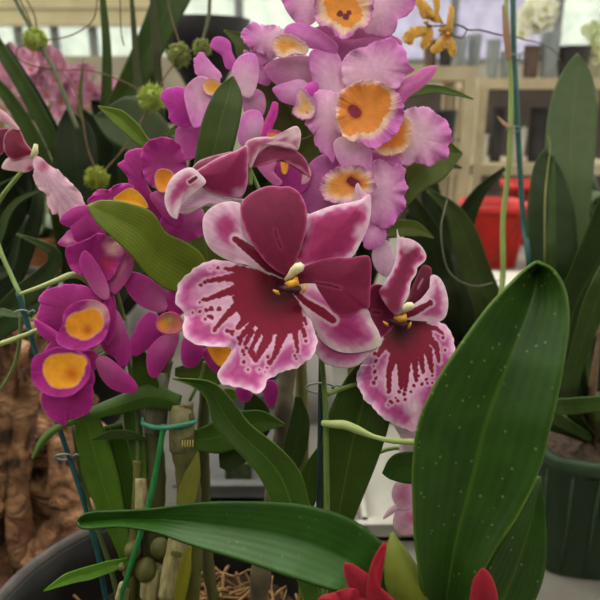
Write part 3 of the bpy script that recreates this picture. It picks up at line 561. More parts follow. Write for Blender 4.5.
# leaves
LT = leaf_mat((92, 132, 42), (120, 150, 70)); LM = leaf_mat((74, 112, 42), (105, 138, 66)); LD = leaf_mat((58, 80, 40), (80, 100, 56)); LSH = leaf_mat((84, 112, 46), (100, 128, 60))
blade('leaf', md, [205,300, 190,296, 168,290, 148,276, 130,254, 110,236, 96,222, 87,206], [212,275, 200,252, 182,240, 166,232, 152,212, 128,203, 104,200, 88,205], [.385, .378, .371, .366, .363, .363], leaf_mat((122, 144, 46), (112, 136, 46), (100, 112, 44)), fold=2, arch=1, tiltx=3, n=50, k=16)
blade('leaf', md, [196,205, 193,180, 196,150, 203,118, 216,90, 232,76], [214,205, 224,180, 233,150, 240,120, 242,96, 234,76], [.368, .362, .36, .36, .364], leaf_mat((78, 100, 54), (105, 125, 82), (66, 86, 48)), fold=1.6)
blade('leaf', md, [182,396, 150,384, 118,396, 90,408, 66,420, 48,430, 38,442, 32,458], [178,412, 150,408, 120,414, 92,420, 70,426, 54,434, 42,446, 33,460], [.40, .392, .385, .38, .378, .376], LM, fold=-2, arch=1, tiltx=-3)
strap('leaf', md, [(132, 600, .412), (122, 545, .407), (108, 500, .404), (97, 462, .402), (88, 425, .402), (82, 398, .404)], [2, 5, 12, 17, 16, 9], leaf_mat((88, 128, 40), (110, 145, 62)), fold=2)
strap('leaf', md, [(138, 600, .414), (132, 545, .41), (126, 500, .41), (118, 460, .41), (110, 425, .41)], [2, 5, 11, 14, 12], LM, fold=2)
strap('leaf', md, [(141, 540, .404), (141, 500, .402), (139, 460, .402), (133, 425, .402), (128, 385, .402)], [2, 5, 7, 9, 6], LM, fold=1.5)
strap('leaf', md, [(146, 440, .397), (128, 435, .393), (110, 435, .39), (92, 440, .388)], [2, 4.5, 4.5, .5], LD)
strap('leaf', md, [(136, 345, .39), (142, 365, .392), (148, 390, .395), (152, 410, .40)], [3, 11, 12, 6], LM, fold=1)
strap('leaf', md, [(134, 560, .40), (112, 566, .394), (90, 573, .388), (68, 579, .382), (44, 591, .378)], [3, 6, 7, 5.5, .6], leaf_mat((98, 150, 48), (110, 160, 60)), fold=1)
strap('leaf', md, [(178, 612, .39), (182, 585, .387), (187, 558, .386), (190, 546, .386)], [4, 6.5, 6.5, 2], leaf_mat((150, 150, 52), (160, 160, 60)), fold=.6)
strap('leaf', md, [(190, 440, .40), (215, 438, .40), (240, 428, .402), (262, 422, .402), (285, 425, .40)], [8, 16, 18, 12, 1], LM, fold=1)
strap('leaf', md, [(225, 470, .41), (240, 440, .41), (255, 415, .41), (250, 395, .41)], [6, 22, 20, 5], LD, fold=1)
strap('leaf', md, [(175, 372, .40), (205, 372, .40), (235, 368, .402), (262, 375, .402)], [4, 15, 14, 2], LSH, fold=1)
strap('leaf', md, [(215, 405, .392), (228, 395, .39), (243, 398, .39)], [3, 7, 1], LT)
strap('leaf', md, [(300, 520, .40), (306, 490, .398), (312, 465, .396), (318, 448, .395)], [10, 12, 8, 1], leaf_mat((70, 110, 42)))
strap('leaf', md, [(290, 470, .41), (296, 445, .41), (300, 420, .41), (298, 396, .41)], [8, 12, 10, 3], LD)
strap('leaf', md, [(183, 228, .40), (170, 215, .40), (150, 170, .398), (168, 134, .396)], [6, 12, 10, 2], LD)
# canes
CN = mat((100, 98, 44), .6, (74, 74, 32), 110, .3, .001, stretch=.15); CG = mat((112, 108, 88), .8, (76, 74, 56), 200, .5, .0015, stretch=.15); CD = mat((60, 66, 30), .6, (82, 80, 42), 110, stretch=.15)
zc = lambda x, dd: (x, 640, dd)
cane('cane', md, [(168, 655, .425), (190, 600, .418), (192, 540, .412), (188, 480, .405), (183, 440, .402), (182, 404, .402)], [5, 5.5, 6, 7, 8, 7.6], CN, 4.6, 16)
MB().tube(P(np.array([182.3, 182, 181]), np.array([450., 430, 404]), np.array([.4018, .4014, .4015])), np.array([8.0, 8.3, 6.8])/1000, 16).build('cane_tip', mat((128, 122, 88), .8, (100, 98, 62), 150, .4, .001), md)
sk = MB()
for k in range(9): sk.tube(P(np.array([172+k*2.6, 172+k*2.6]), np.array([447., 440]), np.array([.3935+abs(k-4)*.0006]*2)), .0004, 5)
sk.build('sheath_scar', mat((205, 185, 110), .7), md)
cane('cane', md, [(140, 655, .43), (150, 600, .42), (154, 540, .415), (155, 470, .41), (154, 425, .408), (158, 395, .408), (165, 360, .408)], [4, 5, 6, 7, 6.5, 6, 5], CD, 5)
MB().tube(P(np.array([155., 156, 157, 160]), np.array([432., 412, 394, 372]), np.array([.405]*4)), np.array([6.8, 7.5, 7.2, 5])/1000, 14).build('cane_sheath', CG, md)
cane('cane', md, [(128, 655, .43), (130, 600, .415), (134, 550, .41), (138, 500, .406), (138, 460, .403)], [4, 4.5, 4.5, 3.8, 3], CN, 5)
cane('cane', md, [(172, 660, .425), (172, 610, .41), (176, 560, .402), (178, 520, .402)], [5, 6, 6.5, 4], CG, 3)
cane('cane', md, [(255, 655, .43), (262, 560, .43), (274, 500, .428), (282, 440, .425), (285, 395, .425), (290, 350, .43), (292, 290, .43)], [6, 6.5, 6.5, 6.5, 6, 5, 4], mat((104, 92, 68), .8, (62, 56, 44), 50, .3, .001), 9)
cane('cane', md, [(230, 655, .43), (210, 580, .43), (205, 500, .43), (203, 430, .425), (205, 370, .42), (195, 300, .415), (180, 245, .41)], [4, 4, 4, 4, 3.5, 3, 2.4], CD, 9)
stem('cane', md, [(122, 655, .43), (116, 590, .418), (98, 530, .412), (82, 480, .408), (72, 425, .405)], [1.8, 1.8, 1.4, 1.2, 1], STEMD)
stem('flower_spike', md, [(138, 480, .404), (138, 420, .402), (130, 370, .402), (125, 340, .401), (116, 295, .395), (110, 265, .392)], [2, 1.6, 1.4, 1.2, 1], STEMD)
for (x, y, d, r) in ((133, 550, .398, 5.2), (128, 572, .398, 3.4), (122, 567, .395, 2.4), (146, 570, .40, 7), (160, 548, .40, 6), (176, 552, .398, 5.5), (196, 300, .40, 3)):
    MB().ball(P(x, y, d), r/1000, 14, 10, (1, 1, 1.15)).build('bud', CN, md)
strap('sheath', md, [(182, 520, .395), (187, 495, .394), (194, 470, .394), (198, 452, .395)], [6, 10, 8, 1], leaf_mat((135, 140, 70), (150, 150, 90)))
SHM = mat((168, 158, 112), .8, (112, 104, 66), 260, .5, .001, stretch=.12)
stem('sheath', md, [(168, 596, .400), (172, 570, .399), (178, 540, .399), (183, 515, .399)], [6.2, 6.4, 6.2, 5.6], SHM, 20, 14)
stem('sheath', md, [(150, 596, .405), (152, 578, .404), (156, 566, .404)], [6.4, 6.8, 5.4], SHM, 12, 14)
stem('sheath', md, [(142, 520, .404), (142, 500, .403), (141, 478, .402)], [4.4, 4.4, 3.6], SHM, 12, 14)
stem('sheath', md, [(122, 600, .412), (126, 585, .411)], [4.6, 4.6], SHM, 12, 14)
stem('pedicel', md, [(20, 294, .386), (40, 287, .384), (58, 280, .382), (72, 275, .382), (84, 278, .386), (110, 300, .396)], [1.0, 1.3, 1.7, 2.2, 2, 1.5], PALE_STEM)
stem('pedicel', md, [(-6, 346, .386), (14, 339, .385), (28, 334, .385), (44, 330, .388), (110, 335, .398)], [1.6, 1.4, 1.3, 1, 1], PALE_STEM)

# ================================================================== LILAC DENDROBIUM
ld = empty('lilac_orchid', (PC[0]+.04, PC[1]+.03, SOILZ), 'lilac orchid with frilly orange-throated blooms clustered at the top centre, rooted in the black pot', 'orchid')
LI = (205, 112, 190); LIP_ = (228, 190, 220)
def li(light=1, **k):
    d = dict(edge=[(0, (218, 122, 205)), (3, (212, 112, 196)), (9, (214, 128, 198)), (24, (226, 168, 212))], vein=.08)
    if light: d.update(base=((244, 216, 230), 1.1), bw=light)
    d.update(k); return d
def llip(dark=True, t0=.5):
    s = [(0, (232, 140, 60)), (.25, (236, 150, 58)), (t0, (240, 165, 78)), (t0+.12, (242, 205, 165)), (t0+.24, (232, 180, 205)), (t0+.36, (212, 125, 198)), (1, (205, 110, 192))]
    if dark: s = [(0, (120, 30, 50)), (.06, (150, 45, 55)), (.13, (228, 130, 60))]+s[2:]
    return dict(rad=s, vein=.08, jit=.8)
dL = .40
f1 = flower(ld, 355, 112, dL, [(352, 130, .415), (340, 170, .43)], 1.2)
petal('sepal', f1, [309,56, 316,48, 326,45, 334,48, 341,60, 347,78, 348,98, 338,102, 322,98, 313,82], dL+.004, li(), base=(350, 105), cup=2, ruf=1, rn=3)
petal('petal', f1, [341,68, 346,56, 356,49, 366,47, 372,43, 384,39, 392,38, 399,44, 406,52, 408,62, 414,70, 406,76, 398,88, 378,92, 355,95, 345,88], dL+.002, li(), base=(352, 100), cup=2, ruf=2.2, rn=6, frill=.012, fn=16)
petal('sepal', f1, [385,94, 398,82, 412,76, 424,68, 437,66, 433,76, 424,86, 410,96, 400,106, 390,105], dL+.005, li(0, edge=[(0, (215, 120, 185)), (3, (205, 105, 178)), (12, (215, 130, 190))]), base=(380, 100), fold=.08, cup=1)
petal('petal', f1, [348,98, 335,92, 320,90, 311,98, 306,108, 308,118, 305,124, 313,134, 316,146, 326,156, 333,163, 336,150, 342,135, 348,120], dL+.001, li(), base=(352, 108), ctr=(326, 118), cup=2, ruf=1.8, rn=7, frill=.02, fn=13)
petal('sepal', f1, [334,142, 345,136, 360,140, 371,150, 372,164, 371,174, 362,177, 350,172, 340,164, 335,154], dL-.001, li(), base=(350, 132), fold=.05, cup=1)
petal('lip', f1, [341,92, 352,84, 366,80, 380,82, 392,88, 401,98, 404,112, 401,126, 394,136, 384,144, 372,149, 362,143, 352,142, 343,136, 337,124, 336,108], dL-.005,
      dict(edge=[(0, (210, 120, 195)), (5, (205, 108, 190)), (12, (212, 130, 192)), (14, (230, 175, 200))], marks=[dict(caps=[(357, 103, 374, 102, 17, 17), (352, 118, 366, 116, 14, 17), (350, 128, 8)], col=(236, 152, 68), halo=(240, 205, 185), hw=6, ha=.95, j=1.2), dict(caps=[(353, 110, 356, 113, 5, 5)], col=(150, 50, 70), halo=(215, 110, 50), hw=2.5, ha=.8)]),
      ctr=(366, 112), base=(352, 110), cup=-4, ruf=1.6, rn=8, frill=.018, fn=22, n=240, rings=60)
f2 = flower(ld, 343, 12, dL+.003, [(345, 40, .415), (345, 75, .43)], 1.2)
petal('petal', f2, [318,-30, 290,-25, 280,-8, 284,6, 290,16, 298,24, 308,26, 318,18, 326,0], dL+.006, li(1), base=(335, 5), cup=2, ruf=1)
petal('petal', f2, [350,-30, 380,-40, 405,-25, 415,-5, 414,8, 406,16, 398,20, 396,30, 388,37, 376,37, 362,30, 355,10], dL+.005, li(1), base=(350, 8), cup=2, ruf=1.4, rn=5, frill=.012, fn=11)
petal('sepal', f2, [284,30, 290,24, 300,23, 315,28, 328,36, 338,46, 334,55, 318,50, 300,46, 288,40], dL+.004, li(0), base=(335, 48), cup=1.5, fold=.05)
petal('sepal', f2, [310,44, 330,36, 350,40, 370,38, 388,42, 372,50, 352,55, 340,62, 325,55], dL+.009, li(0, edge=[(0, (200, 110, 175)), (10, (190, 105, 165))]), cup=1)
petal('lip', f2, [314,8, 320,-14, 340,-24, 362,-18, 373,-2, 372,16, 366,27, 356,30, 350,38, 338,38, 330,28, 318,24], dL, dict(edge=[(0, (215, 130, 195)), (3, (225, 175, 195)), (6, (235, 205, 185)), (12, (238, 180, 120))], marks=[dict(caps=[(332, 2, 345, -4, 8, 10), (345, 4, 352, 14, 12, 10), (335, 12, 348, 20, 8, 8)], col=(238, 158, 62), halo=(240, 205, 175), hw=5, j=1.2), dict(caps=[(340, 14, 3), (346, 17, 3), (349, 13, 2.2)], col=(130, 45, 65))], spot=[(335, 36, 6, (200, 95, 185)), (350, 36, 5, (200, 95, 185))]), ctr=(343, 8), cup=-3, ruf=1.6, rn=7, frill=.02, fn=18, n=220, rings=50)
petal('petal', f2, [312,30, 330,24, 356,24, 384,32, 402,42, 392,52, 360,58, 330,58, 314,44], dL+.016, li(0, edge=[(0, (205, 120, 180)), (10, (195, 112, 170))]), cup=1)
f3 = flower(ld, 288, 46, dL+.012, [(300, 70, .425), (320, 100, .432)], 1.1)
petal('petal', f3, [240,34, 246,28, 252,22, 262,25, 274,25, 284,30, 286,42, 280,52, 272,60, 262,54, 252,50, 246,44], dL+.01, li(1, base=((238, 215, 225), 1.6)), base=(284, 42), cup=2, ruf=1.5, rn=6, frill=.03, fn=11)
petal('lip', f3, [272,42, 278,35, 288,34, 298,38, 308,46, 306,54, 294,54, 284,58, 275,54], dL+.006, dict(edge=[(0, (232, 185, 200)), (3, (240, 205, 175)), (8, (238, 170, 80))]), base=(300, 50), cup=-2, frill=.03, fn=13)
petal('petal', f3, [264,68, 274,60, 290,56, 308,56, 320,62, 318,80, 302,92, 286,90, 270,80], dL+.012, li(.5, edge=[(0, (205, 125, 185)), (6, (188, 98, 165)), (20, (185, 98, 158))]), base=(305, 60), cup=2)
petal('petal', f3, [273,88, 288,82, 302,80, 312,90, 304,104, 296,106, 282,102, 276,96], dL+.01, li(.5), base=(305, 85), cup=1.5)
petal('sepal', f3, [248,34, 262,38, 274,48, 270,60, 258,66, 250,50], dL+.014, li(.4), cup=1)
petal('petal', f3, [244,50, 256,58, 270,76, 268,86, 254,80, 246,64], dL+.018, li(.4), cup=1)
f6 = flower(ld, 306, 102, dL+.006, [(315, 112, .42), (335, 150, .43)], 1.0)
petal('petal', f6, [302,92, 308,84, 316,82, 319,92, 316,102, 308,104], dL+.003, mg(edge=[(0, (205, 80, 185)), (8, (195, 65, 170))]), cup=2)
petal('lip', f6, [296,92, 302,88, 310,96, 316,106, 314,116, 306,120, 298,118, 292,112, 296,104], dL+.002, dict(edge=[(0, (215, 140, 195)), (3, (232, 200, 195)), (7, (236, 185, 110))]), cup=-2, frill=.03, fn=13)
f4 = flower(ld, 396, 136, dL+.008, [(385, 150, .42), (350, 175, .43)], 1.1)
petal('petal', f4, [396,122, 406,110, 418,107, 430,108, 436,114, 444,118, 450,128, 452,140, 448,146, 449,156, 440,160, 430,166, 416,163, 404,166, 394,158, 390,142], dL+.008, li(1, base=((235, 215, 218), 1.1)), base=(394, 135), cup=2, ruf=2, rn=8, frill=.015, fn=17)
petal('lip', f4, [376,140, 384,128, 396,118, 406,116, 412,124, 412,136, 408,148, 398,154, 384,156, 374,150], dL+.003, dict(edge=[(0, (232, 195, 195)), (3, (242, 205, 160)), (8, (235, 150, 60))]), base=(386, 140), cup=-2, frill=.03, fn=13)
petal('sepal', f4, [368,150, 384,154, 398,156, 402,166, 392,172, 376,168], dL+.006, li(0), cup=1)
f5 = flower(ld, 352, 188, dL+.004, [(350, 210, .42), (345, 235, .43)], 1.1)
petal('petal', f5, [366,168, 376,160, 388,160, 398,164, 406,170, 404,178, 408,188, 404,196, 406,206, 398,216, 392,226, 382,229, 372,222, 366,205, 364,185], dL+.004, li(.8), base=(358, 185), cup=2, ruf=1.8, rn=8, frill=.015, fn=17)
petal('petal', f5, [296,204, 298,180, 308,165, 322,155, 338,158, 340,178, 334,206, 312,214], dL+.009, li(.2, edge=[(0, (195, 95, 175)), (10, (178, 78, 155))]), base=(340, 185), cup=2, ruf=1)
petal('sepal', f5, [360,222, 372,220, 384,226, 386,238, 378,246, 368,250, 362,240], dL+.008, li(.4), cup=2, frill=.03, fn=7)
petal('sepal', f5, [375,246, 386,240, 392,250, 396,262, 388,276, 378,272, 372,258], dL+.012, li(.3, edge=[(0, (205, 165, 195)), (10, (190, 150, 185))]), cup=2)
petal('lip', f5, [320,186, 326,174, 336,168, 350,164, 364,167, 374,176, 376,188, 368,196, 358,200, 344,204, 330,202, 322,196], dL-.001, dict(edge=[(0, (215, 140, 195)), (4, (235, 195, 195)), (6, (240, 195, 150)), (10, (235, 158, 75))], marks=[dict(caps=[(351, 181, 356, 184, 4, 4)], col=(130, 35, 60), halo=(200, 100, 60), hw=2.5)]), ctr=(348, 186), cup=-3, ruf=1.2, rn=7, frill=.025, fn=17, n=180, rings=40)
petal('column', f5, [354,202, 355,188, 358,183, 362,190, 370,198, 368,204, 360,206], dL-.004, dict(edge=[(0, (235, 200, 220)), (6, (225, 170, 205))]), cup=1)
# left lilac blooms
f7 = flower(ld, 214, 84, dL-.004, [(225, 105, .41), (250, 150, .425)], 1.1)
petal('petal', f7, [161,98, 164,90, 174,87, 184,88, 192,100, 196,116, 192,126, 180,127, 170,120, 168,110], dL-.002, mg(edge=[(0, (200, 70, 175)), (6, (182, 44, 155)), (20, (180, 50, 150))]), base=(198, 110), cup=2, frill=.015, fn=11)
petal('petal', f7, [184,92, 192,80, 202,76, 212,82, 216,98, 212,114, 204,124, 194,128, 188,114], dL-.005, li(.6), base=(205, 84), cup=-2)
petal('petal', f7, [194,60, 202,52, 207,58, 214,66, 222,76, 214,84, 204,80, 196,74], dL+.001, li(.4), base=(216, 84), cup=1, frill=.03, fn=9)
petal('lip', f7, [202,84, 210,78, 220,82, 224,90, 216,96, 206,94], dL-.007, dict(edge=[(0, (225, 150, 190)), (2, (236, 190, 130)), (6, (238, 165, 70))]), cup=-1)
petal('petal', f7, [232,70, 238,58, 248,53, 256,56, 259,70, 256,88, 250,98, 240,94, 234,84], dL+.0, li(.9), base=(244, 92), cup=2)
petal('sepal', f7, [210,46, 214,38, 222,37, 230,42, 232,52, 236,62, 234,70, 226,68, 222,56, 214,50], dL+.004, li(0, edge=[(0, (205, 90, 185)), (8, (195, 80, 175))]), base=(232, 66), cup=1)
petal('sepal', f7, [200,142, 206,122, 214,110, 222,118, 224,136, 218,152, 208,158], dL+.002, li(.7), base=(212, 112), cup=1)
petal('petal', f7, [176,130, 190,124, 202,124, 204,140, 200,154, 188,160, 178,150], dL+.004, mg(edge=[(0, (205, 100, 180)), (10, (190, 75, 160))]), cup=1.5)
f8 = flower(ld, 262, 130, dL+.004, [(265, 150, .415), (275, 180, .43)], 1.0)
petal('petal', f8, [240,92, 250,88, 262,92, 266,104, 262,116, 250,118, 242,106], dL+.006, li(.3, edge=[(0, (200, 120, 180)), (12, (178, 96, 152))]), cup=1.5)
petal('sepal', f8, [261,140, 264,124, 270,110, 273,102, 278,104, 277,116, 272,128, 268,142], dL-.001, mg(edge=[(0, (205, 60, 165)), (5, (190, 45, 150))]), cup=1)
petal('petal', f8, [238,132, 242,116, 250,110, 260,112, 264,124, 260,138, 250,146, 240,144], dL+.002, li(.5), base=(262, 136), cup=1.5, fold=.06)
petal('lip', f8, [266,142, 268,131, 276,130, 284,134, 290,140, 284,146, 272,146], dL-.001, dict(edge=[(0, (215, 80, 170)), (3, (205, 60, 160)), (6, (220, 110, 90))], spot=[(273, 136, 5, (240, 165, 60))]), cup=-1)
petal('petal', f8, [255,162, 266,158, 276,162, 274,172, 282,182, 276,186, 264,176], dL+.003, mg(1, edge=[(0, (215, 120, 185)), (5, (200, 90, 170))]), cup=1)
petal('petal', f8, [275,164, 288,156, 302,160, 312,172, 306,190, 292,196, 278,186], dL+.006, mg(edge=[(0, (185, 60, 150)), (10, (160, 40, 130))]), cup=1)
petal('lip', f8, [281,160, 286,157, 288,166, 286,174, 282,172], dL+.001, dict(edge=[(0, (236, 160, 60)), (3, (240, 165, 50))]), cup=-1)
cane('cane', ld, [(300, 655, .45), (305, 560, .448), (303, 450, .445), (300, 350, .442), (290, 250, .44), (270, 150, .436), (255, 90, .434), (240, 40, .434)], [4, 4, 4, 4, 4, 3.6, 3.4, 3], CN, 14)
cane('cane', ld, [(330, 655, .455), (345, 540, .452), (352, 400, .448), (352, 280, .442), (348, 180, .438), (345, 100, .434), (330, 50, .432)], [4, 4, 4, 3.6, 3.2, 3, 2.4], CN, 14)
LO = leaf_mat((104, 118, 58), (122, 136, 78), (88, 104, 50))
blade('leaf', ld, [392,190, 404,170, 425,150, 445,140, 462,152], [398,218, 408,205, 425,190, 445,178, 463,154], [.43, .428, .43, .436, .44], leaf_mat((98, 118, 48), (112, 132, 62)), fold=1.5)
strap('leaf', ld, [(375, 108, .425), (400, 96, .428), (430, 89, .432), (455, 93, .436), (473, 99, .44)], [2, 4.5, 5, 3.5, .5], leaf_mat((92, 125, 60), (120, 150, 85)), fold=1)
strap('leaf', ld, [(375, 235, .435), (400, 228, .437), (418, 230, .44), (434, 238, .442)], [5, 9, 8, .6], LO, fold=1)
strap('leaf', ld, [(255, 100, .43), (258, 75, .428), (245, 45, .426), (224, 30, .425)], [6, 14, 12, .8], leaf_mat((95, 112, 62)), fold=1)
strap('leaf', ld, [(292, 190, .432), (278, 150, .43), (270, 110, .428), (262, 80, .428)], [10, 20, 22, 10], leaf_mat((98, 106, 62)), fold=1)
strap('leaf', ld, [(308, 210, .446), (305, 160, .446), (298, 110, .446), (290, 70, .446)], [8, 20, 20, 8], LO, fold=1)
strap('leaf', ld, [(218, 310, .442), (208, 262, .44), (203, 215, .438), (212, 165, .436)], [8, 24, 22, 8], LO, fold=1)
strap('leaf', ld, [(325, 135, .436), (310, 150, .434), (290, 158, .434), (270, 160, .434)], [8, 14, 13, 2], LO, fold=1)
strap('leaf', ld, [(200, 140, .41), (190, 132, .408), (178, 130, .408), (168, 133, .408)], [3, 7, 7, .6], LT)
strap('leaf', ld, [(150, 148, .405), (140, 138, .402), (122, 120, .398), (98, 106, .395)], [4, 8, 8, .6], leaf_mat((118, 150, 62), (130, 160, 80)), fold=1.5)
# ------------------------------------------------------------------ stakes and ties
def stake(name, label, pts, r, m, group=None, foot=None):
    q = [P(*p) for p in pts]
    if foot is not None: q.append(np.array(foot, float))
    q = crom(q, 60)
    c = MB().tube(q, r/1000, 8).build(name, m, base=q[-1]); tag(c, label, 'plant stake', group); return c
TEAL = mat((28, 82, 84), .45, (20, 62, 66), 80); GRN = mat((30, 120, 58), .4, (24, 100, 48), 80); DKG = mat((20, 48, 44), .5, (15, 38, 36), 80)
stake('plant_stake', 'thin teal stake leaning beside the magenta orchid at the left', [(18, 292, .39), (30, 332, .392), (45, 385, .396), (60, 430, .40), (83, 500, .408), (98, 555, .416), (106, 600, .424)], 1.7, TEAL, foot=(PC[0]-.035, PC[1]+.0, SOILZ-.005))
stake('plant_stake', 'bright green plastic stake tied between the dendrobium canes', [(163.5, 424, .3915), (162, 436, .391), (152, 490, .391), (140, 535, .392), (128, 575, .395), (121, 610, .40)], 1.7, GRN, foot=(PC[0]-.03, PC[1]-.03, SOILZ-.005))
stake('plant_stake', 'very dark green stake standing behind the strap leaf in the centre', [(322, 340, .362), (321, 400, .362), (320, 460, .364), (319, 520, .366), (321, 600, .36)], 1.7, DKG, foot=(QC[0]-.03, QC[1]+.02, BENCH+.115))
tr = mat((60, 135, 110), .4, (45, 115, 92), 80)
t_ = MB(); q = [(142, 422), (152, 426), (163, 428), (175, 426), (186, 425), (195, 422)]
t_.tube([P(142, 420, .405), P(143, 424, .3985), P(152, 427, .3955), P(163, 428, .389), P(172, 427, .3912), P(184, 425, .3908), P(193, 423, .395), P(195, 421, .402)], .0016, 6)
tag(t_.build('plant_tie', tr), 'turquoise tie binding two thick canes to the bright green stake', 'tie')
WIRE = mat((135, 150, 140), .5, (110, 125, 118), 90)
def wire(label, cx, cy, d, rx, rz=3, tail=6):
    pts = [P(cx+rx*math.cos(a), cy+rz*math.sin(a)+1, d+rx*.0006*math.sin(a)) for a in np.linspace(0, 2*math.pi, 20)]
    mb = MB().tube(pts, .0006, 6); mb.tube([P(cx+rx*.8, cy+1, d-.002), P(cx+rx+tail*.6, cy-2, d-.003), P(cx+rx+tail, cy, d-.003)], .0006, 6)
    return tag(mb.build('twist_tie', WIRE), label, 'tie')
wire('thin wire tie around the teal stake, just below the pale flower stalk', 22, 312, .39, 7)
wire('thin wire tie around the teal stake, beside the wide upright leaves', 64, 456, .402, 9)
wire('curled wire tie around the dark stake below the front flower', 320, 387, .362, 14, 5)

# ================================================================== LEFT PANSY ORCHID
PB = np.array([-.52, .62, BENCH])
def simple_pot(c, r, h, m, label, cat='pot', sq=0, soil=True, n=32, group=None, name='plant_pot'):
    e = empty(name, tuple(c), label, cat, group)
    MB().lathe(c, [(.001, 0), (r*.74, 0), (r*.76, .002), (r*.95, h*.88), (r, h*.88), (r*1.02, h), (r*.95, h), (r*.9, h*.85)], n, sq).build('pot_body', m, e)
    if soil: soil_disc('potting_mix', e, (c[0], c[1], c[2]+h*.86), r*.93*(1+.2*sq), BARK, 20)
    return e
simple_pot(PB, .05, .1, BLK, 'dark pot beyond the left edge, left of the brown root')
lp = empty('pansy_orchid', (PB[0], PB[1], BENCH+.09), 'pale pansy orchid at the left edge, its one flower seen from the side', 'orchid')
pb = pot_px(PB[0], PB[1], BENCH+.085)
stem('flower_spike', lp, [pb, (-60, 400, .52), (-30, 260, .44), (0, 200, .415), (15, 180, .412), (30, 161, .412)], [2, 1.8, 1.6, 1.5, 1.5, 1.3], STEM, 40)
dD = .41
fD = flower(lp, 34, 158, dD-.004, [(31, 161, .412)], 1.2)
petal('petal', fD, [4,148, 4,138, 9,130, 17,128, 22,134, 25,142, 33,153, 24,157, 14,160, 7,155], dD-.003, dict(edge=[(0, (215, 140, 165)), (1.3, (125, 32, 62)), (12, (115, 30, 58))]), base=(33, 154), cup=2)
petal('petal', fD, [-8,132, 0,129, 9,129, 5,138, 4,148, 2,154, -8,157], dD-.001, dict(edge=[(0, (190, 90, 130)), (1.5, (115, 28, 62))]), cup=1)
petal('sepal', fD, [-10,106, 0,109, 8,115, 16,124, 20,130, 14,129, 6,123, -10,116], dD-.003, dict(edge=[(0, (225, 185, 200)), (4, (200, 140, 160))]), cup=1)
petal('sepal', fD, [2,168, 8,158, 20,156, 33,157, 35,166, 28,172, 14,171], dD+.0, dict(edge=[(0, (225, 200, 205)), (4, (205, 160, 178))], spot=[(30, 168, 4, (160, 40, 85))]), cup=1)
petal('lip', fD, [34,156, 41,158, 50,166, 58,170, 66,178, 76,188, 82,196, 84,206, 76,212, 68,220, 62,222, 58,214, 53,214, 48,205, 46,194, 38,188, 34,178], dD-.005, dict(edge=[(0, (232, 190, 208)), (5, (215, 175, 195)), (14, (205, 165, 188))], spot=[(44, 166, 6, (180, 80, 120))], vein=.16), base=(36, 160), cup=2, ruf=1.2, rn=6, frill=.02, fn=13)
MB().tube([P(32, 158, .408), P(35, 152, .406), P(36, 144, .405)], [.0014, .0021, .0012], 10).build('column', CREAM, fD)

# ================================================================== BROWN GNARLED ROOT
def gnarl(label):
    c = V(20, 545, .66); base = np.array([c[0]-.03, .70, BENCH])
    n, m = 170, 140; v = []; f = []
    for i in range(m+1):
        z = i/m
        for k in range(n):
            t = 2*math.pi*k/n
            r = .125*(1-.30*z)+.022*math.sin(3*t+6*z)+.012*math.sin(7*t-9*z+1)+.007*math.sin(13*t+21*z)
            r += .016*abs(math.sin(8*z+2.6*math.sin(2*t)+t))+.008*abs(math.sin(17*z+3*math.sin(3*t)-2*t))+.004*math.sin(41*z+4*math.sin(3*t)+5*t)
            if i == m: r *= .05
            if i == m-1: r *= .75
            v.append((base[0]+r*math.cos(t)*1.15-.03*z, base[1]+r*math.sin(t)*.8, base[2]+.27*z*(1+.05*math.sin(2*t))))
    for i in range(m):
        for k in range(n): f.append((i*n+k, i*n+(k+1) % n, (i+1)*n+(k+1) % n, (i+1)*n+k))
    f.append(tuple(range(n))[::-1]); f.append(tuple(m*n+k for k in range(n)))
    mt, nt, b = new_mat('gnarled_bark'); b.inputs['Roughness'].default_value = .75
    nz = noise_node(nt, 20, 7); nz.inputs['Distortion'].default_value = 1.8
    r = nt.nodes.new('ShaderNodeValToRGB'); e = r.color_ramp; e.elements[0].position = .36; e.elements[0].color = (*lin((62, 40, 24)), 1); e.elements[1].position = .66; e.elements[1].color = (*lin((186, 140, 100)), 1)
    x = e.elements.new(.5); x.color = (*lin((142, 98, 66)), 1)
    nt.links.new(nz.outputs['Fac'], r.inputs[0]); nt.links.new(r.outputs[0], b.inputs['Base Color'])
    n2 = noise_node(nt, 32, 5); n2.inputs['Distortion'].default_value = 2.5; bump(nt, b, n2.outputs['Fac'], 1, .022)
    o = mesh_obj('gnarled_root', v, f, mt, base=base)
    for (pts, rr) in (([(22, 560), (18, 500), (22, 430), (34, 370), (42, 330)], [13, 13, 12, 10, 6]), ([(-20, 540), (-4, 470), (4, 400), (6, 330), (-8, 290)], [20, 20, 18, 16, 8]), ([(90, 545), (72, 505), (58, 470), (54, 440)], [16, 22, 18, 8]), ([(30, 560), (48, 540), (66, 520), (80, 508)], [14, 16, 14, 6])):
        q = crom([V(a, b, .60) for a, b in pts], 24); q[:, 2] = np.maximum(q[:, 2], BENCH+.012)
        s = MB().tube(q, np.interp(np.linspace(0, 1, 24), np.linspace(0, 1, len(rr)), rr)*.001*(1+.15*np.sin(np.arange(24)*1.3)), 14)
        s.build('root_lobe', mt, o)
    return tag(o, label, 'root')
gnarl('gnarled brown knotty root standing behind the black pot at the left')

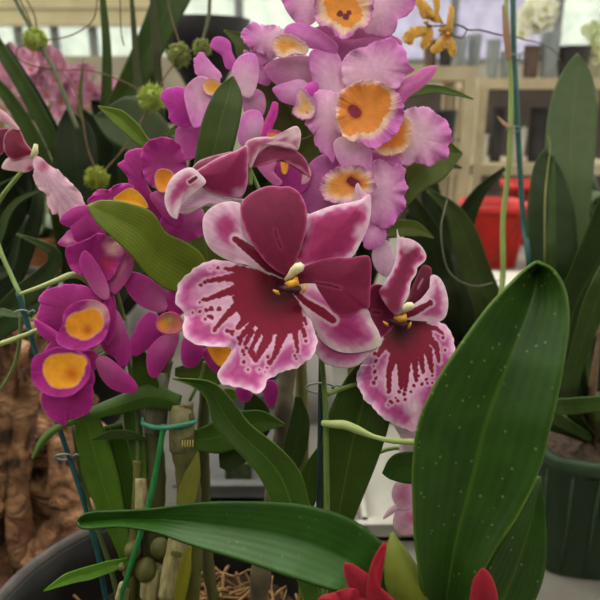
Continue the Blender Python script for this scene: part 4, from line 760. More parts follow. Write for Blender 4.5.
# ================================================================== GREEN POT, right
GP = np.array([V(588, 590, .60)[0]+.01, .66, BENCH]); gh = V(575, 452, .60)[2]-BENCH
gp = empty('plant_pot', tuple(GP), 'dark green ribbed pot standing at the right edge', 'pot')
GM = mat((46, 70, 44), .4, (38, 60, 38), 20)
pr = []
MB().lathe(GP, [(.001, 0), (.066, 0), (.07, .004), (.082, gh-.02), (.088, gh-.018), (.090, gh), (.084, gh), (.080, gh-.03)], 96, .35).build('pot_body', GM, gp)
rb = MB()
for k in range(20):
    t = 2*math.pi*k/20; q = 1/max(abs(math.cos(t)), abs(math.sin(t)))*.35+.65
    rb.tube([(GP[0]+.0695*q*math.cos(t), GP[1]+.0695*q*math.sin(t), BENCH+.006), (GP[0]+.081*q*math.cos(t), GP[1]+.081*q*math.sin(t), BENCH+gh-.022)], .0022, 6)
rb.build('rib', GM, gp)
soil_disc('potting_mix', gp, (GP[0], GP[1], BENCH+gh-.02), .086, BARK)
gl = empty('strap_leaved_orchid', (GP[0], GP[1], BENCH+gh-.02), 'tall orchid of long dark upright leaves in the green pot at the right', 'orchid')
gs = pot_px(GP[0], GP[1], BENCH+gh-.02); gd = gs[2]
RD = leaf_mat((52, 76, 40), (88, 112, 58), (42, 62, 34)); RP = leaf_mat((92, 112, 84), (100, 122, 92), (84, 104, 76)); RM = leaf_mat((66, 92, 48), (95, 118, 66))
blade('leaf', gl, [gs[0]-8, gs[1], 575,330, 562,250, 548,170, 546,130, 554,90, 566,66, 577,53], [gs[0]+4, gs[1], 590,330, 588,250, 593,180, 597,130, 596,95, 590,70, 578,53], [gd, .74, .73, .72, .72, .73, .74], RP, fold=3, n=60)
blade('leaf', gl, [gs[0]-12, gs[1], 548,380, 532,310, 526,250, 528,200, 534,165, 545,148], [gs[0], gs[1], 580,380, 575,310, 578,250, 574,205, 562,170, 546,148], [gd, .68, .66, .655, .66, .67], RD, fold=4)
blade('leaf', gl, [gs[0]-6, gs[1], 545,330, 545,260, 550,200, 554,150], [gs[0], gs[1], 556,330, 556,260, 556,200, 555,150], [gd, .66, .64, .65], RM, fold=1)
blade('leaf', gl, [gs[0]-8, gs[1], 550,330, 570,270, 590,220, 610,170], [gs[0]+6, gs[1], 585,350, 605,290, 640,230, 640,170], [gd, .66, .64, .62], RD, fold=3)
blade('leaf', gl, [gs[0]-5, gs[1], 560,400, 572,345, 584,300, 602,262, 625,230], [gs[0]+5, gs[1], 577,400, 592,345, 606,310, 625,275, 640,235], [gd, .62, .60, .59, .60], RM, fold=2)
strap('leaf', gl, [(gs[0], gs[1], gd), (545, 410, .58), (575, 406, .55), (620, 402, .52)], [4, 7, 8.5, 7], leaf_mat((78, 108, 58)), fold=1)
strap('leaf', gl, [(gs[0], gs[1], gd), (520, 400, .66), (515, 350, .65), (505, 300, .655)], [6, 12, 10, 2], RD, fold=2)
strap('leaf', gl, [(gs[0]+10, gs[1]-4, gd), (600, 420, .66), (612, 380, .66), (618, 340, .66)], [4, 8, 8, 2], RM, fold=2)
stem('stalk', gl, [gs, (595, 435, gd), (592, 400, .70), (600, 330, .70)], [4, 5, 4, 2], BROWN)
# ================================================================== CENTRE-RIGHT orchid on the bench with arching dark leaves + tall stake
CP = np.array([V(455, 330, .80)[0], .86, BENCH])
simple_pot(CP, .06, .11, BLK, 'black pot behind the broad glossy leaf, under arching dark leaves')
ca = empty('arching_orchid', (CP[0], CP[1], BENCH+.095), 'orchid with long dark arching leaves between the lilac blooms and the broad leaf', 'orchid')
cs = pot_px(CP[0], CP[1], BENCH+.095); cd = cs[2]
GY = leaf_mat((84, 102, 66), (105, 122, 86), (70, 88, 56)); GK = leaf_mat((48, 62, 40), (66, 80, 52), (38, 50, 32))
strap('leaf', ca, [cs, (490, 330, .74), (474, 265, .70), (455, 215, .68), (428, 190, .66)], [8, 15, 15, 14, 2], GY, fold=3)
strap('leaf', ca, [cs, (445, 320, .76), (438, 270, .74), (422, 220, .72), (405, 190, .71)], [8, 18, 17, 14, 3], GK, fold=3)
strap('leaf', ca, [cs, (455, 320, .80), (462, 235, .80), (478, 195, .79), (505, 168, .78)], [4, 5, 7, 10, 2], GK, fold=2)
strap('leaf', ca, [cs, (440, 360, .78), (425, 300, .76), (412, 250, .75), (408, 210, .74)], [8, 14, 14, 10, 2], GK, fold=2)
strap('leaf', ca, [cs, (465, 340, .8), (450, 250, .80), (430, 190, .79), (440, 165, .79), (462, 168, .80)], [5, 12, 14, 13, 10, 1], GK, fold=2)
stem('aerial_root', ca, [(447, 200, .65), (441, 230, .65), (446, 265, .655), (458, 280, .66), (478, 286, .68), (500, 280, .72)], [.6], mat((120, 122, 100), .6))
SPB = np.array([V(522, 330, .72)[0], .74, BENCH])
simple_pot(SPB, .05, .1, BLK, 'small black pot holding the tall spike and teal stake, behind the broad leaf')
spk = empty('tall_spike_orchid', (SPB[0], SPB[1], BENCH+.085), 'tall yellow-green flower spike tied to the teal stake right of centre', 'orchid')
ss = pot_px(SPB[0], SPB[1], BENCH+.085)
stem('flower_spike', spk, [ss, (500, 330, .66), (503, 270, .65), (503, 220, .65), (509, 160, .65), (511, 100, .65), (509, 50, .65), (506, 0, .655), (504, -60, .66)], [3, 3, 3, 2.8, 2.6, 2.6, 2.2, 2, 2], mat((128, 146, 72), .5, (108, 122, 62), 20), 80)
strap('bract', spk, [(512, 128, .648), (505, 124, .644), (497, 116, .642)], [2, 2, .3], mat((190, 150, 115), .7), thick=.0005)
strap('bract', spk, [(509, 60, .648), (506, 30, .644), (503, 5, .644)], [3, 3.5, 1], mat((150, 118, 88), .7), thick=.0005)
strap('bract', spk, [(545, 300, .65), (545, 200, .65), (550, 150, .65), (548, 135, .65)], [.8, .8, .8, .2], mat((150, 150, 90), .7), thick=.0005)
stake('plant_stake', 'tall teal green stake rising beside the yellow-green spike', [(512, -60, .655), (513, 0, .655), (514, 50, .655), (517, 110, .655), (520, 170, .66), (523, 220, .665), (528, 290, .67)], 2.9, mat((40, 92, 88), .45, (30, 76, 74), 80), foot=(SPB[0]+.01, SPB[1], BENCH+.08))
wire('upper thin wire tie on the tall teal stake', 514, 56, .65, 6, 3, 4)
wire('lower thin wire tie on the tall teal stake', 514, 128, .65, 7, 3, 6)
# ================================================================== LEFT BACK: strap leaved plants and fuzzy vine
LB = np.array([V(70, 330, .95)[0], .98, BENCH])
simple_pot(LB, .08, .14, BLK, 'black pot behind the gnarled root at the left')
lb = empty('leafy_orchid', (LB[0], LB[1], BENCH+.12), 'tall orchid with broad dark leaves and long straps at the upper left', 'orchid')
ls = pot_px(LB[0], LB[1], BENCH+.12); ldp = ls[2]
A1 = leaf_mat((72, 98, 50), (98, 122, 72), (58, 82, 42)); A2 = leaf_mat((38, 54, 32), (54, 70, 44), (30, 44, 26)); A3 = leaf_mat((90, 108, 92), (98, 118, 98), (80, 96, 80))
strap('leaf', lb, [ls, (75, 230, .82), (60, 160, .78), (28, 95, .76), (-12, 30, .75)], [4, 6, 7, 7.5, 6], A1, fold=2)
strap('leaf', lb, [ls, (60, 230, .82), (45, 165, .78), (10, 100, .76), (-20, 70, .75)], [4, 6, 7.5, 8, 5], A1, fold=2)
strap('leaf', lb, [ls, (80, 230, .82), (68, 165, .80), (45, 110, .79), (5, 45, .78)], [5, 5, 5, 4, 3], A2, fold=1)
strap('leaf', lb, [ls, (100, 240, .86), (104, 150, .84), (107, 60, .82), (102, -10, .81)], [3, 6, 6.5, 5.5, 3], A1, fold=1)
blade('leaf', lb, [ls[0]-5, ls[1], 92,220, 98,130, 120,75, 140,30, 160,-25], [ls[0]+5, ls[1], 112,220, 124,130, 155,70, 180,20, 205,-25], [ldp, .86, .82, .80, .79], A1, fold=3)
strap('leaf', lb, [ls, (118, 240, .86), (128, 160, .84), (146, 80, .82), (162, 10, .81), (166, -20, .81)], [3, 9, 12, 12, 10, 6], A1, fold=2)
strap('leaf', lb, [ls, (130, 240, .84), (158, 130, .80), (157, 60, .78), (152, -10, .77)], [2, 4, 4.5, 4.5, 3], leaf_mat((82, 88, 72)), fold=0)
strap('leaf', lb, [ls, (120, 240, .84), (138, 120, .79), (136, 60, .78), (131, -10, .77)], [2, 3.5, 3.8, 3.8, 2], leaf_mat((86, 94, 72)), fold=0)
strap('leaf', lb, [ls, (84, 180, .80), (80, 110, .79), (83, 58, .79)], [3, 6, 5, .5], A1)
blade('leaf', lb, [ls[0]-4, ls[1], 62,210, 56,170, 57,130, 66,108], [ls[0]+2, ls[1], 92,215, 98,175, 92,130, 67,108], [ldp, .80, .77, .76, .76], A2, fold=3)
blade('leaf', lb, [ls[0], ls[1], 95,215, 88,170, 82,130, 78,108], [ls[0]+8, ls[1], 120,215, 118,170, 108,130, 80,106], [ldp, .84, .80, .79, .79], A2, fold=3)
blade('leaf', lb, [ls[0], ls[1], 140,215, 150,180, 130,155, 108,140, 94,118], [ls[0]+8, ls[1], 178,220, 180,160, 165,120, 130,96, 95,116], [ldp, .84, .80, .78, .77], A3, fold=3)
strap('leaf', lb, [ls, (150, 240, .82), (160, 190, .80), (166, 150, .79), (160, 125, .79)], [8, 22, 24, 18, 3], A2, fold=2)
strap('leaf', lb, [ls, (110, 250, .84), (98, 220, .82), (80, 190, .82)], [8, 22, 22, 3], A2, fold=2)
lq = empty('leafy_orchid', (PB[0]+.005, PB[1], BENCH+.088), 'grey-green broad leaves low at the left edge below the pale pansy flower', 'orchid')
strap('leaf', lq, [pb, (-10, 330, .60), (45, 275, .56), (56, 256, .55), (40, 244, .54), (16, 234, .535)], [4, 8, 13, 12, .8], leaf_mat((84, 108, 78), (96, 120, 88)), fold=2)
strap('leaf', lq, [pb, (-20, 270, .60), (8, 212, .58), (26, 196, .575), (44, 190, .57)], [5, 9, 8, 7, 1], leaf_mat((78, 100, 66)), fold=1)
strap('leaf', lq, [pb, (-30, 330, .62), (15, 262, .60), (35, 215, .59), (40, 180, .59)], [5, 14, 18, 16, 3], A2, fold=2)
strap('leaf', lq, [pb, (-30, 350, .6), (20, 316, .58), (50, 292, .58), (60, 272, .57)], [4, 8, 13, 12, 1], leaf_mat((60, 82, 54)), fold=1)
strap('leaf', lq, [pb, (-30, 300, .58), (8, 270, .57), (18, 240, .57), (28, 215, .57)], [5, 12, 10, 8, 1], A2, fold=1)
strap('leaf', lq, [pb, (-20, 330, .54), (8, 314, .50), (38, 322, .47)], [5, 9, 9, .8], leaf_mat((92, 120, 84)), fold=1)
strap('leaf', lq, [pb, (-30, 220, .55), (-8, 190, .54), (8, 180, .53), (16, 176, .53)], [4, 9, 8, 5, .5], A1, fold=1)
# low spike at the far left
stem('flower_spike', lq, [pb, (-5, 395, .52), (22, 312, .40), (14, 282, .40), (2, 255, .405), (-8, 225, .41)], [2, 1.8, 1.3, 1.3, 1.5, 1.4], STEM, 40)
# fuzzy vine
vn = empty('fuzzy_tuft_vine', tuple(P(98, 200, .70)), 'wiry brown stems carrying fuzzy yellow-green tufts across the upper left', 'plant')
vd = .68
ls2 = pot_px(LB[0]+.02, LB[1]-.02, BENCH+.12)
vn.location = (LB[0]+.02, LB[1]-.02, BENCH+.12)
stem('stem', vn, [ls2, (104, 230, .74), (98, 178, .70), (88, 150, .69), (82, 118, .69), (74, 88, .69), (60, 70, .69)], [1, .9, .9, .9, .9, .8], BROWN, 40)
stem('stem', vn, [(78, 130, vd), (68, 105, vd), (55, 72, vd), (44, 52, vd), (35, 36, vd), (24, 16, vd), (10, -10, vd)], [2.2, 2.6, 2.4, 2.2, 2, 2.2, 2.2], mat((70, 88, 56), .6, (88, 96, 66), 60), 40)
stem('stem', vn, [(36, 40, vd), (28, 16, vd), (16, -8, vd)], [.9, .8, .8], BROWN)
stem('stem', vn, [(38, 36, vd), (34, 14, vd), (22, -8, vd)], [.9, .8, .8], BROWN)
stem('stem', vn, [(42, 40, vd), (62, 38, vd), (80, 31, vd), (94, 18, vd), (98, -8, vd)], [.8, .7, .7, .7, .7], BROWN)
stem('stem', vn, [(32, 44, vd), (18, 48, vd), (18, 58, vd), (34, 66, vd), (60, 70, vd), (86, 70, vd), (112, 77, vd), (136, 88, vd), (152, 100, vd)], [.7, .8, .8, .8, .8, .8, .8, .8], BROWN, 50)
stem('stem', vn, [(152, 100, vd), (166, 75, vd), (180, 52, vd), (172, 20, vd), (165, -10, vd)], [.9, .9, .9, .8, .8], BROWN)
stem('stem', vn, [(152, 100, vd), (130, 140, vd), (100, 176, vd)], [.9, .9, .9], BROWN)
stem('stem', vn, [(180, 52, vd), (198, 48, vd), (208, 20, vd), (210, -10, vd)], [.9, 1.4, 2, 2], mat((90, 90, 66), .7), 30)
stem('stem', vn, [(120, -5, vd), (121, 30, vd), (124, 46, vd)], [.7, .7, .7], BROWN)
FZ = mat((196, 212, 110), .8, (172, 188, 92), 150, trans=.3); FZ2 = mat((176, 184, 112), .8, (150, 158, 92), 150, trans=.3)
def tuft(cx, cy, r, m, seed):
    R = random.Random(seed); c = P(cx, cy, vd); rm_ = r/F*vd; mb = MB().ball(c, rm_*.62, 10, 8)
    for i in range(330):
        u = np.array([R.gauss(0, 1), R.gauss(0, 1), R.gauss(0, 1)]); u /= np.linalg.norm(u)
        q = u+np.array([R.gauss(0, .3), R.gauss(0, .3), R.gauss(0, .3)])
        mb.tube([c+u*rm_*.45, c+u*rm_*.8, c+u*rm_*.8+q*rm_*R.uniform(.08, .24)], [.0006, .0006, .0002], 4)
    o = mb.build('tuft', m, vn); return o
tuft(35, 40, 13, FZ, 1); tuft(179, 55, 13, FZ2, 2); tuft(202, 48, 10, FZ2, 3); tuft(152, 98, 15, FZ, 4); tuft(97, 178, 13, mat((176, 188, 78), .8, (150, 160, 62), 150, trans=.3), 5)

# ================================================================== BACKGROUND, on the bench and racks
def phal(base, spikes, label, flower_col, cat='orchid', n=9, s=.028, name='moth_orchid', seed=1, group=None):
    R = random.Random(seed); e = empty(name, tuple(base), label, cat, group)
    fm = mat(flower_col, .6, tuple(min(255, int(c*1.12)) for c in flower_col), 60, trans=.2); cm_ = mat((200, 120, 90) if flower_col[1] < 190 else (222, 214, 150), .6)
    proto = None
    for (tx, ty, Y, k) in spikes:
        top = V(tx, ty, Y); b = np.array(base, float)
        mid = [b, b*.6+top*.4+np.array([0, 0, .12]), b*.3+top*.7+np.array([0, 0, .10]), top]
        q = crom(mid, 24); MB().tube(q, .003, 6).build('flower_spike', STEMD, e)
        for j in range(k):
            a = q[-1-int(j*8/k)]+np.array([R.uniform(-.05, .05), R.uniform(-.03, .03), R.uniform(-.05, .05)])
            if proto is None:
                mb = MB()
                for i, (ang, L, W) in enumerate(((90, 1, .8), (18, 1.15, 1.2), (162, 1.15, 1.2), (-55, .95, .7), (-125, .95, .7))):
                    t = math.radians(ang); dx, dz = math.cos(t), math.sin(t); v = []; f = []
                    for ii in range(9):
                        x = ii/8; ww = s*W*.5*math.sin(math.pi*min(1, x*.93+.05))**.7
                        for jj in (-1, -.5, 0, .5, 1): v.append((dx*x*s*L-dz*ww*jj, -.004*jj*jj-.004*x*x*3, dz*x*s*L+dx*ww*jj))
                    for ii in range(8):
                        for jj in range(4): f.append((ii*5+jj, ii*5+jj+1, ii*5+jj+6, ii*5+jj+5))
                    mb.add(v, f)
                proto = mb.build('bloom', fm, e, base=a, solid=.0008) if False else mesh_obj('bloom', np.array(mb.v)+a, mb.f, fm, e, base=a, solid=.0008)
                lipb = MB().ball((a[0], a[1]-.006, a[2]-.004), s*.22, 8, 6).build('lip', cm_, proto); c_ = proto
            else:
                c_ = proto.copy(); COL.objects.link(c_); c_.parent = e; c_.location = Vector(a-np.array(e.location))
                for ch in proto.children:
                    d_ = ch.copy(); COL.objects.link(d_); d_.parent = c_
            c_.rotation_euler = (R.uniform(-.4, .3), R.uniform(-.4, .4), R.uniform(-.6, .6))
    for i in range(5):
        a = i*1.25+seed; b = np.array(base, float); t = np.array([math.cos(a), math.sin(a), 0])
        q = crom([b, b+t*.07+np.array([0, 0, .05]), b+t*.15+np.array([0, 0, .05]), b+t*.2+np.array([0, 0, .0])], 16); sd_ = np.array([-t[1], t[0], 0]); v = []; f = []
        for ii in range(16):
            w_ = .03*math.sin(math.pi*(ii+.6)/16.2)**.6
            for jj in (-1, 0, 1): v.append(q[ii]+sd_*w_*jj+np.array([0, 0, .006*abs(jj)]))
        for ii in range(15):
            for jj in range(2): f.append((ii*3+jj, ii*3+jj+1, ii*3+jj+4, ii*3+jj+3))
        mesh_obj('leaf', v, f, mat((60, 84, 44), .5), e, solid=.001)
    return e
def on_bench(px, Y): return np.array([V(px, 300, Y)[0], Y, BENCH])
TERR = mat((168, 108, 70), .8, (150, 94, 60), 20)
c1 = on_bench(52, 1.9); simple_pot(c1, .07, .12, TERR, 'terracotta pot under the pale pink orchid in the left background')
phal(c1+np.array([0, 0, .10]), [(22, 62, 1.85, 10), (45, 68, 1.8, 12), (60, 92, 1.85, 12), (30, 95, 1.9, 9)], 'pale pink spray orchid blurred in the left background', (214, 158, 186), seed=3, s=.03)
c1 = on_bench(95, 2.3); simple_pot(c1, .07, .12, BLK, 'black pot under the pink spray orchid nearer the centre of the left background')
phal(c1+np.array([0, 0, .10]), [(80, 80, 2.2, 10), (95, 75, 2.2, 8), (70, 98, 2.2, 8)], 'second pale pink spray orchid, right of the blurred pink one', (206, 150, 180), seed=5, s=.028)
# plank shelf left background
def rack(label, x0, x1, Y0, Y1, ztops, m, name='wooden_rack', thick=.045, posts=None, pw=.05):
    e = empty(name, ((x0+x1)/2, (Y0+Y1)/2, 0), label, 'rack')
    for z in ztops: MB().box((x0, Y0, z-thick), (x1, Y1, z)).build('shelf', m, e, smooth=False)
    for x in (posts or (x0+pw/2, x1-pw/2)):
        for y in (Y0+pw/2-.012, Y1-pw/2): MB().box((x-pw/2, y-pw/2, 0), (x+pw/2, y+pw/2, max(ztops)-thick)).build('post', m, e, smooth=False)
    return e
WD = mat((184, 172, 142), .7, (166, 152, 122), 8); WDb = mat((150, 118, 88), .7, (126, 98, 72), 8)
zt_ = lambda py, Y: V(300, py, Y)[2]
LRX = (V(-10, 100, 4.2)[0], V(120, 100, 4.2)[0])
rack('low brown wooden rack blurred in the left background', LRX[0], LRX[1], 4.2, 4.7, [zt_(105, 4.2), .5], WDb)
Rz = zt_(66, 2.95); Rz2 = zt_(162, 2.95)
RX = (V(330, 70, 2.95)[0], V(477, 70, 2.95)[0])
rack('pale wooden rack ending in a corner post behind the lilac blooms', RX[0], RX[1], 2.95, 3.4, [Rz, Rz2, .45], WD, thick=.06, pw=.05)
Sz = zt_(78, 3.6); Sz2 = zt_(165, 3.6); SX = (V(480, 70, 3.6)[0], V(640, 70, 3.6)[0])
rack('pale wooden rack behind the tall teal stake, further right', SX[0], SX[1], 3.6, 4.1, [Sz, Sz2, .5], WD, thick=.055, pw=.05)
def vessel(label, cat, px, Y, z, r, h, m, name, prof=None, group=None, body='vessel_body'):
    c = (V(px, 100, Y)[0], Y+r, z); prof = prof or [(.001, 0), (r*.8, 0), (r*.85, h*.1), (r, h*.95), (r*1.04, h), (r*.94, h), (r*.8, h*.1), (.001, h*.08)]
    o = MB().lathe(c, prof, 20).build(name, m, base=c); return tag(o, label, cat, group)
GLS = mat((150, 158, 160), .25, (130, 138, 142), 10, alpha=.7); DK = mat((58, 56, 58), .6, (44, 42, 44), 12); DB = mat((92, 74, 66), .7, (70, 56, 50), 12)
vases = [(429, 14, .032, .12, DB), (444, 17, .032, .15, DK), (458, 0, .030, .13, GLS), (472, 8, .030, .14, GLS)]
vl = ['brown pot on the pale rack, leftmost of the row beside the yellow orchid', 'dark vase on the pale rack under the yellow orchid', 'grey glass jar on the pale rack, left of the rack corner', 'grey glass jar on the pale rack right at its corner']
for (px, dy, r, h, m), lb_ in zip(vases, vl): vessel(lb_, 'vase', px, 3.02+dy*.006, Rz, r, h, m, 'vase')
for (px, r, h, m), lb_ in zip([(491, .038, .2, GLS), (506, .038, .14, GLS), (530, .045, .17, DB), (548, .05, .24, GLS), (575, .09, .17, DK)],
        ['tall grey glass jar on the further rack, leftmost of its row', 'shorter grey glass jar just left of the tall teal stake', 'brown jar on the further rack just right of the tall teal stake', 'large clear vase below the white flowers on the further rack', 'wide black pot on the further rack behind the pale leaf tip']):
    vessel(lb_, 'vase', px, 3.7, Sz, r, h, m, 'vase')
# stored pots in the racks
ORG = mat((190, 100, 66), .7, (168, 84, 56), 12); WHP = mat((205, 205, 196), .6, (188, 188, 180), 12)
for (px, r, h, m, lb_) in [(408, .045, .17, DB, 'brown pot on the middle shelf of the pale rack, hidden partly by lilac petals'), (429, .045, .2, ORG, 'orange clay pot on the middle shelf of the pale rack'), (450, .045, .22, DK, 'dark pot on the middle shelf of the pale rack next to the corner post')]:
    vessel(lb_, 'pot', px, 3.08, Rz2, r, h, m, 'stored_pot')
for (px, r, h, m, lb_) in [(487, .038, .15, WHP, 'white pot on the lower shelf of the further rack, left of the stake'), (502, .038, .3, DK, 'tall black pot on the lower shelf, left of the teal stake'), (525, .045, .19, WHP, 'white pot on the lower shelf just right of the stake'), (544, .05, .3, DK, 'tall black pot on the lower shelf, right of the stake'), (570, .07, .28, DB, 'brown pot on the lower shelf behind the pale leaf')]:
    vessel(lb_, 'pot', px, 3.75, Sz2, r, h, m, 'stored_pot')
for (px, m, lb_) in [(478, DK, 'black crate at the bottom of the further rack'), (425, DB, 'brown crate at the bottom of the pale rack')]:
    Yc = 3.75 if px > 470 else 3.05
    x = V(px, 200, Yc)[0]+(.2 if px > 470 else 0); z = .5 if px > 470 else .45
    o = MB().box((x-.14, Yc, z), (x+.2, Yc+.25, z+.3)).build('crate', m, base=(x, Yc+.12, z), smooth=False); tag(o, lb_, 'crate')
# backs of racks: dark foliage display behind
dm = mat((70, 62, 58), .9, (52, 46, 44), 5)
o = empty('storage_cabinet', (V(470, 100, 5)[0], 5.2, 0), 'dark storage cabinet behind the wooden racks', 'cabinet')
MB().box((V(385, 100, 5)[0], 5, 0), (V(640, 100, 5)[0], 5.4, zt_(88, 5))).build('cabinet_body', dm, o, smooth=False)
for px in (385, 470, 555): MB().box((V(px+2, 100, 5)[0], 4.985, .08), (V(px+82, 100, 5)[0], 5.0, zt_(92, 5))).build('door', mat((78, 68, 62), .8, (60, 52, 48), 5), o, smooth=False)
o = empty('grey_partition', (V(80, 100, 7)[0], 7.1, 0), 'beige-grey board partition below the left windows', 'partition')
MB().box((V(-30, 100, 7)[0], 7, 0), (V(205, 100, 7)[0], 7.06, zt_(56, 7))).build('board', mat((150, 142, 124), .8, (138, 130, 114), 6), o, smooth=False)
# white orchid on the further rack
wp = np.array([V(548, 100, 3.85)[0], 4.0, Sz]); simple_pot(wp, .06, .1, WHP, 'small white pot on the further rack under the white orchid')
phal(wp+np.array([0, 0, .085]), [(535, 12, 3.9, 8), (545, 20, 3.9, 7), (528, 25, 3.9, 6)], 'white moth orchid blurred at the top right', (228, 230, 210), seed=8, s=.06)
wp = np.array([V(605, 100, 3.85)[0], 4.0, Sz]); simple_pot(wp, .06, .1, WHP, 'small white pot at the right edge of the further rack')
phal(wp+np.array([0, 0, .085]), [(597, 45, 3.9, 6), (602, 55, 3.9, 5)], 'greenish white moth orchid at the right edge, beside the pale leaf', (205, 215, 175), seed=9, s=.06)
# big dark bowl, upper left centre
bc = on_bench(214, 1.75)
pd = empty('pedestal_planter', tuple(bc), 'big black planter bowl on a tall foot, dark against the window', 'planter')
rb_ = .122; ht = zt_(20, 1.75)-BENCH; h0 = zt_(52, 1.75)-BENCH
MB().lathe(bc, [(.001, 0), (.12, 0), (.12, .015), (.03, .04), (.03, h0-.12), (.06, h0-.06), (rb_*.8, h0), (rb_, ht), (rb_*.95, ht), (rb_*.7, h0+.03), (.001, h0+.02)], 40).build('planter_body', mat((34, 31, 34), .6, (24, 22, 24), 12, spec=.2), pd)
# red pots
RED = mat((190, 36, 30), .5, (168, 28, 26), 20)
for (px, py, Y, r, h, lb_) in [(485, 262, 2.02, .10, .20, 'bright red pot on the bench between the arching leaves and the spike'), (516, 245, 2.35, .09, .22, 'red pot behind the tall teal stake, half hidden')]:
    c = on_bench(px, Y); simple_pot(c, r, h, RED, lb_, sq=.6)
# yellow orchid sprig
yo = empty('yellow_orchid', (0, 0, 0), 'golden yellow orchid sprig on a thin dark stem, right of the lilac blooms', 'orchid')
YP = np.array([V(500, 300, 1.1)[0], 1.15, BENCH]); simple_pot(YP, .05, .1, BLK, 'black pot behind the tall spike, holding the yellow orchid')
yo.location = (YP[0], YP[1], BENCH+.085); ys = pot_px(YP[0], YP[1], BENCH+.085)
yd = .62
stem('flower_spike', yo, [ys, (470, 300, 1.15), (560, 150, 1.0), (560, 60, .85), (520, 38, .72), (500, 35, .66), (480, 30, .64), (468, 30, .63), (458, 25, .625), (430, 26, .62), (424, 22, .62)], [1.2, 1.1, 1, .9, .9, .9, .9, .8], mat((70, 62, 50), .6), 90)
stem('twig', yo, [(467, 30, .63), (462, 38, .63), (454, 36, .63)], [.7, .7, .8], mat((70, 62, 50), .6))
def oncid(cx, cy, pts, d):
    fl = MB().ball(P(cx, cy, d), .002, 8, 6).build('flower', YEL, yo)
    for i, p in enumerate(pts):
        petal('petal' if i else 'lip', fl, p, d-.001+i*.0008, dict(edge=[(0, (215, 175, 85)), (3, (205, 155, 62)), (8, (188, 128, 58))], spot=[(cx, cy, 7, (150, 90, 45))], vein=.3), base=(cx, cy), cup=1.5, ruf=1, n=50, rings=8, frill=.03, fn=9)
oncid(427, 22, [[403,36, 410,28, 420,26, 428,28, 424,36, 415,38, 412,45, 404,42], [422,18, 418,8, 412,0, 420,-2, 430,6, 434,18], [428,24, 433,30, 432,42, 424,50, 420,44, 424,34], [430,20, 434,8, 432,-4, 438,-6, 440,6, 438,18, 444,24]], yd)
oncid(448, 34, [[430,50, 436,42, 445,34, 450,38, 446,48, 436,54], [446,34, 454,40, 456,52, 452,57, 447,48], [446,30, 448,14, 450,4, 454,10, 453,24, 452,34], [438,30, 444,26, 452,30, 448,36]], yd)

# trays on the bench behind the pot
TR = mat((96, 97, 96), .5, (80, 80, 78), 12)
def tray(label, x0, x1, y0, y1, h=.03, m=TR):
    e = empty('nursery_tray', ((x0+x1)/2, (y0+y1)/2, BENCH), label, 'tray'); t = .006; mb = MB()
    mb.box((x0, y0, BENCH), (x1, y1, BENCH+t)); mb.box((x0, y0, BENCH), (x1, y0+t, BENCH+h)); mb.box((x0, y1-t, BENCH), (x1, y1, BENCH+h)); mb.box((x0, y0, BENCH), (x0+t, y1, BENCH+h)); mb.box((x1-t, y0, BENCH), (x1, y1, BENCH+h))
    mb.build('tray_body', m, e, smooth=False)
    mb = MB().box((x0-.008, y0-.008, BENCH+h-.003), (x1+.008, y0, BENCH+h)).box((x0-.008, y1, BENCH+h-.003), (x1+.008, y1+.008, BENCH+h)); mb.build('lip', m, e, smooth=False); return e
tray('grey plastic tray on the bench behind the thick canes', V(185, 470, .78)[0], V(300, 470, .78)[0], .74, 1.0, .03)
tray('pale tray on the bench behind the fading pink flower', V(360, 500, .70)[0], V(440, 500, .70)[0], .66, .95, .03, mat((168, 166, 156), .5, (152, 150, 140), 12))
c = np.array([V(240, 495, .79)[0], .79, BENCH+.006]); sp_ = empty('seedling', tuple(c), 'tiny seedling plug with a dark twig on the grey tray', 'seedling')
MB().box(c+np.array([-.018, -.015, 0]), c+np.array([.018, .015, .03])).build('plug', mat((72, 84, 52), .9, (50, 60, 38), 100, .8, .004), sp_, smooth=False)
MB().tube([c+np.array([0, 0, .03]), c+np.array([-.004, 0, .05])], .002, 6).build('twig', BROWN, sp_)
c = np.array([V(309, 430, 1.0)[0], 1.0, BENCH]); o = MB().lathe(c, [(.001, 0), (.05, 0), (.04, .08), (.034, .17), (.03, .172), (.001, .165)], 24).build('grey_canister', mat((185, 180, 176), .5, (170, 165, 162), 14), base=c); tag(o, 'pale grey canister standing on the bench left of the dark stake', 'canister')
hc = V(140, 278, 1.0)[2]-BENCH; c = np.array([V(140, 290, 1.0)[0], 1.0, BENCH]); o = MB().lathe(c, [(.001, 0), (.022, 0), (.026, hc-.01), (.024, hc), (.001, hc-.004)], 24).build('grey_canister', mat((178, 172, 176), .5, (160, 155, 160), 14), base=c); tag(o, 'slim pale grey canister glimpsed between the magenta flowers', 'canister')
c = on_bench(525, 1.3)
o = MB().box((V(440, 300, 1.4)[0], 1.4, BENCH), (V(640, 300, 1.4)[0], 1.88, BENCH+.012)).build('white_board', mat((205, 202, 192), .6, (185, 182, 172), 7), smooth=False, base=(V(520, 300, 1.6)[0], 1.6, BENCH)); tag(o, 'flat off-white board lying on the bench in front of the red pots', 'board')
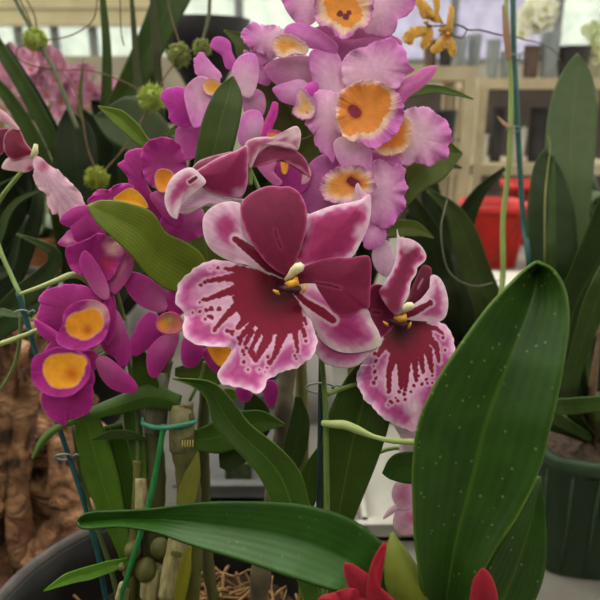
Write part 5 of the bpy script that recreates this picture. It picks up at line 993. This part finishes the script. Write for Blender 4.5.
# potted orchids filling the bench behind
def bushy(label, px, Y, r, h, lh, m, n=11, seed=0, potm=BLK, cat='orchid'):
    R = random.Random(seed); c = on_bench(px, Y)
    simple_pot(c, r, h, potm, 'pot of the '+label)
    e = empty('leafy_orchid', (c[0], c[1], BENCH+h*.86), label, cat); b = np.array([c[0], c[1], BENCH+h*.85])
    for i in range(n):
        a = 2*math.pi*i/n+R.uniform(-.2, .2); t = np.array([math.cos(a), math.sin(a), 0]); o_ = R.uniform(.3, 1)
        q = crom([b, b+t*lh*.18*o_+np.array([0, 0, lh*.5]), b+t*lh*.4*o_+np.array([0, 0, lh*R.uniform(.75, .95)]), b+t*lh*.62*o_+np.array([0, 0, lh*R.uniform(.55, 1)])], 18); s_ = np.array([-t[1], t[0], 0]); v = []; f = []
        for ii in range(18):
            w_ = .03*math.sin(math.pi*(ii+.8)/18.6)**.6
            for jj in (-1, -.5, 0, .5, 1): v.append(q[ii]+s_*w_*jj+t*-.006*(1-abs(jj)))
        for ii in range(17):
            for jj in range(4): f.append((ii*5+jj, ii*5+jj+1, ii*5+jj+6, ii*5+jj+5))
        mesh_obj('leaf', v, f, m, e, uv=[((jj+1)/2, ii/17) for ii in range(18) for jj in (-1, -.5, 0, .5, 1)], solid=.0012)
    return e
bushy('dark leafy orchid behind the magenta flowers at the left', 20, 1.45, .07, .12, .34, A2, seed=11)
bushy('leafy orchid behind the lilac blooms in the centre', 250, 1.15, .07, .12, .36, LD, seed=12)
bushy('dark leafy orchid behind the centre strap leaf', 365, 1.3, .07, .12, .36, GK, seed=13)
bushy('leafy orchid behind the right-hand green pot', 620, 1.1, .07, .12, .34, RM, seed=14)
bushy('dark leafy orchid behind the long left leaves', 150, 1.35, .07, .12, .42, A2, seed=15)

# ================================================================== CAMERA
cd_ = bpy.data.cameras.new('camera'); co = bpy.data.objects.new('camera', cd_); COL.objects.link(co)
co.location = tuple(CAM); co.rotation_euler = (math.pi/2-PITCH, 0, 0)
cd_.sensor_width = 36; cd_.lens = F/600*36; cd_.clip_start = .01
cd_.dof.use_dof = True; cd_.dof.focus_distance = .335; cd_.dof.aperture_fstop = 13
SC.camera = co
SC.view_settings.view_transform = 'Standard'; SC.view_settings.look = 'None'; SC.view_settings.gamma = 1; SC.view_settings.exposure = 1.3
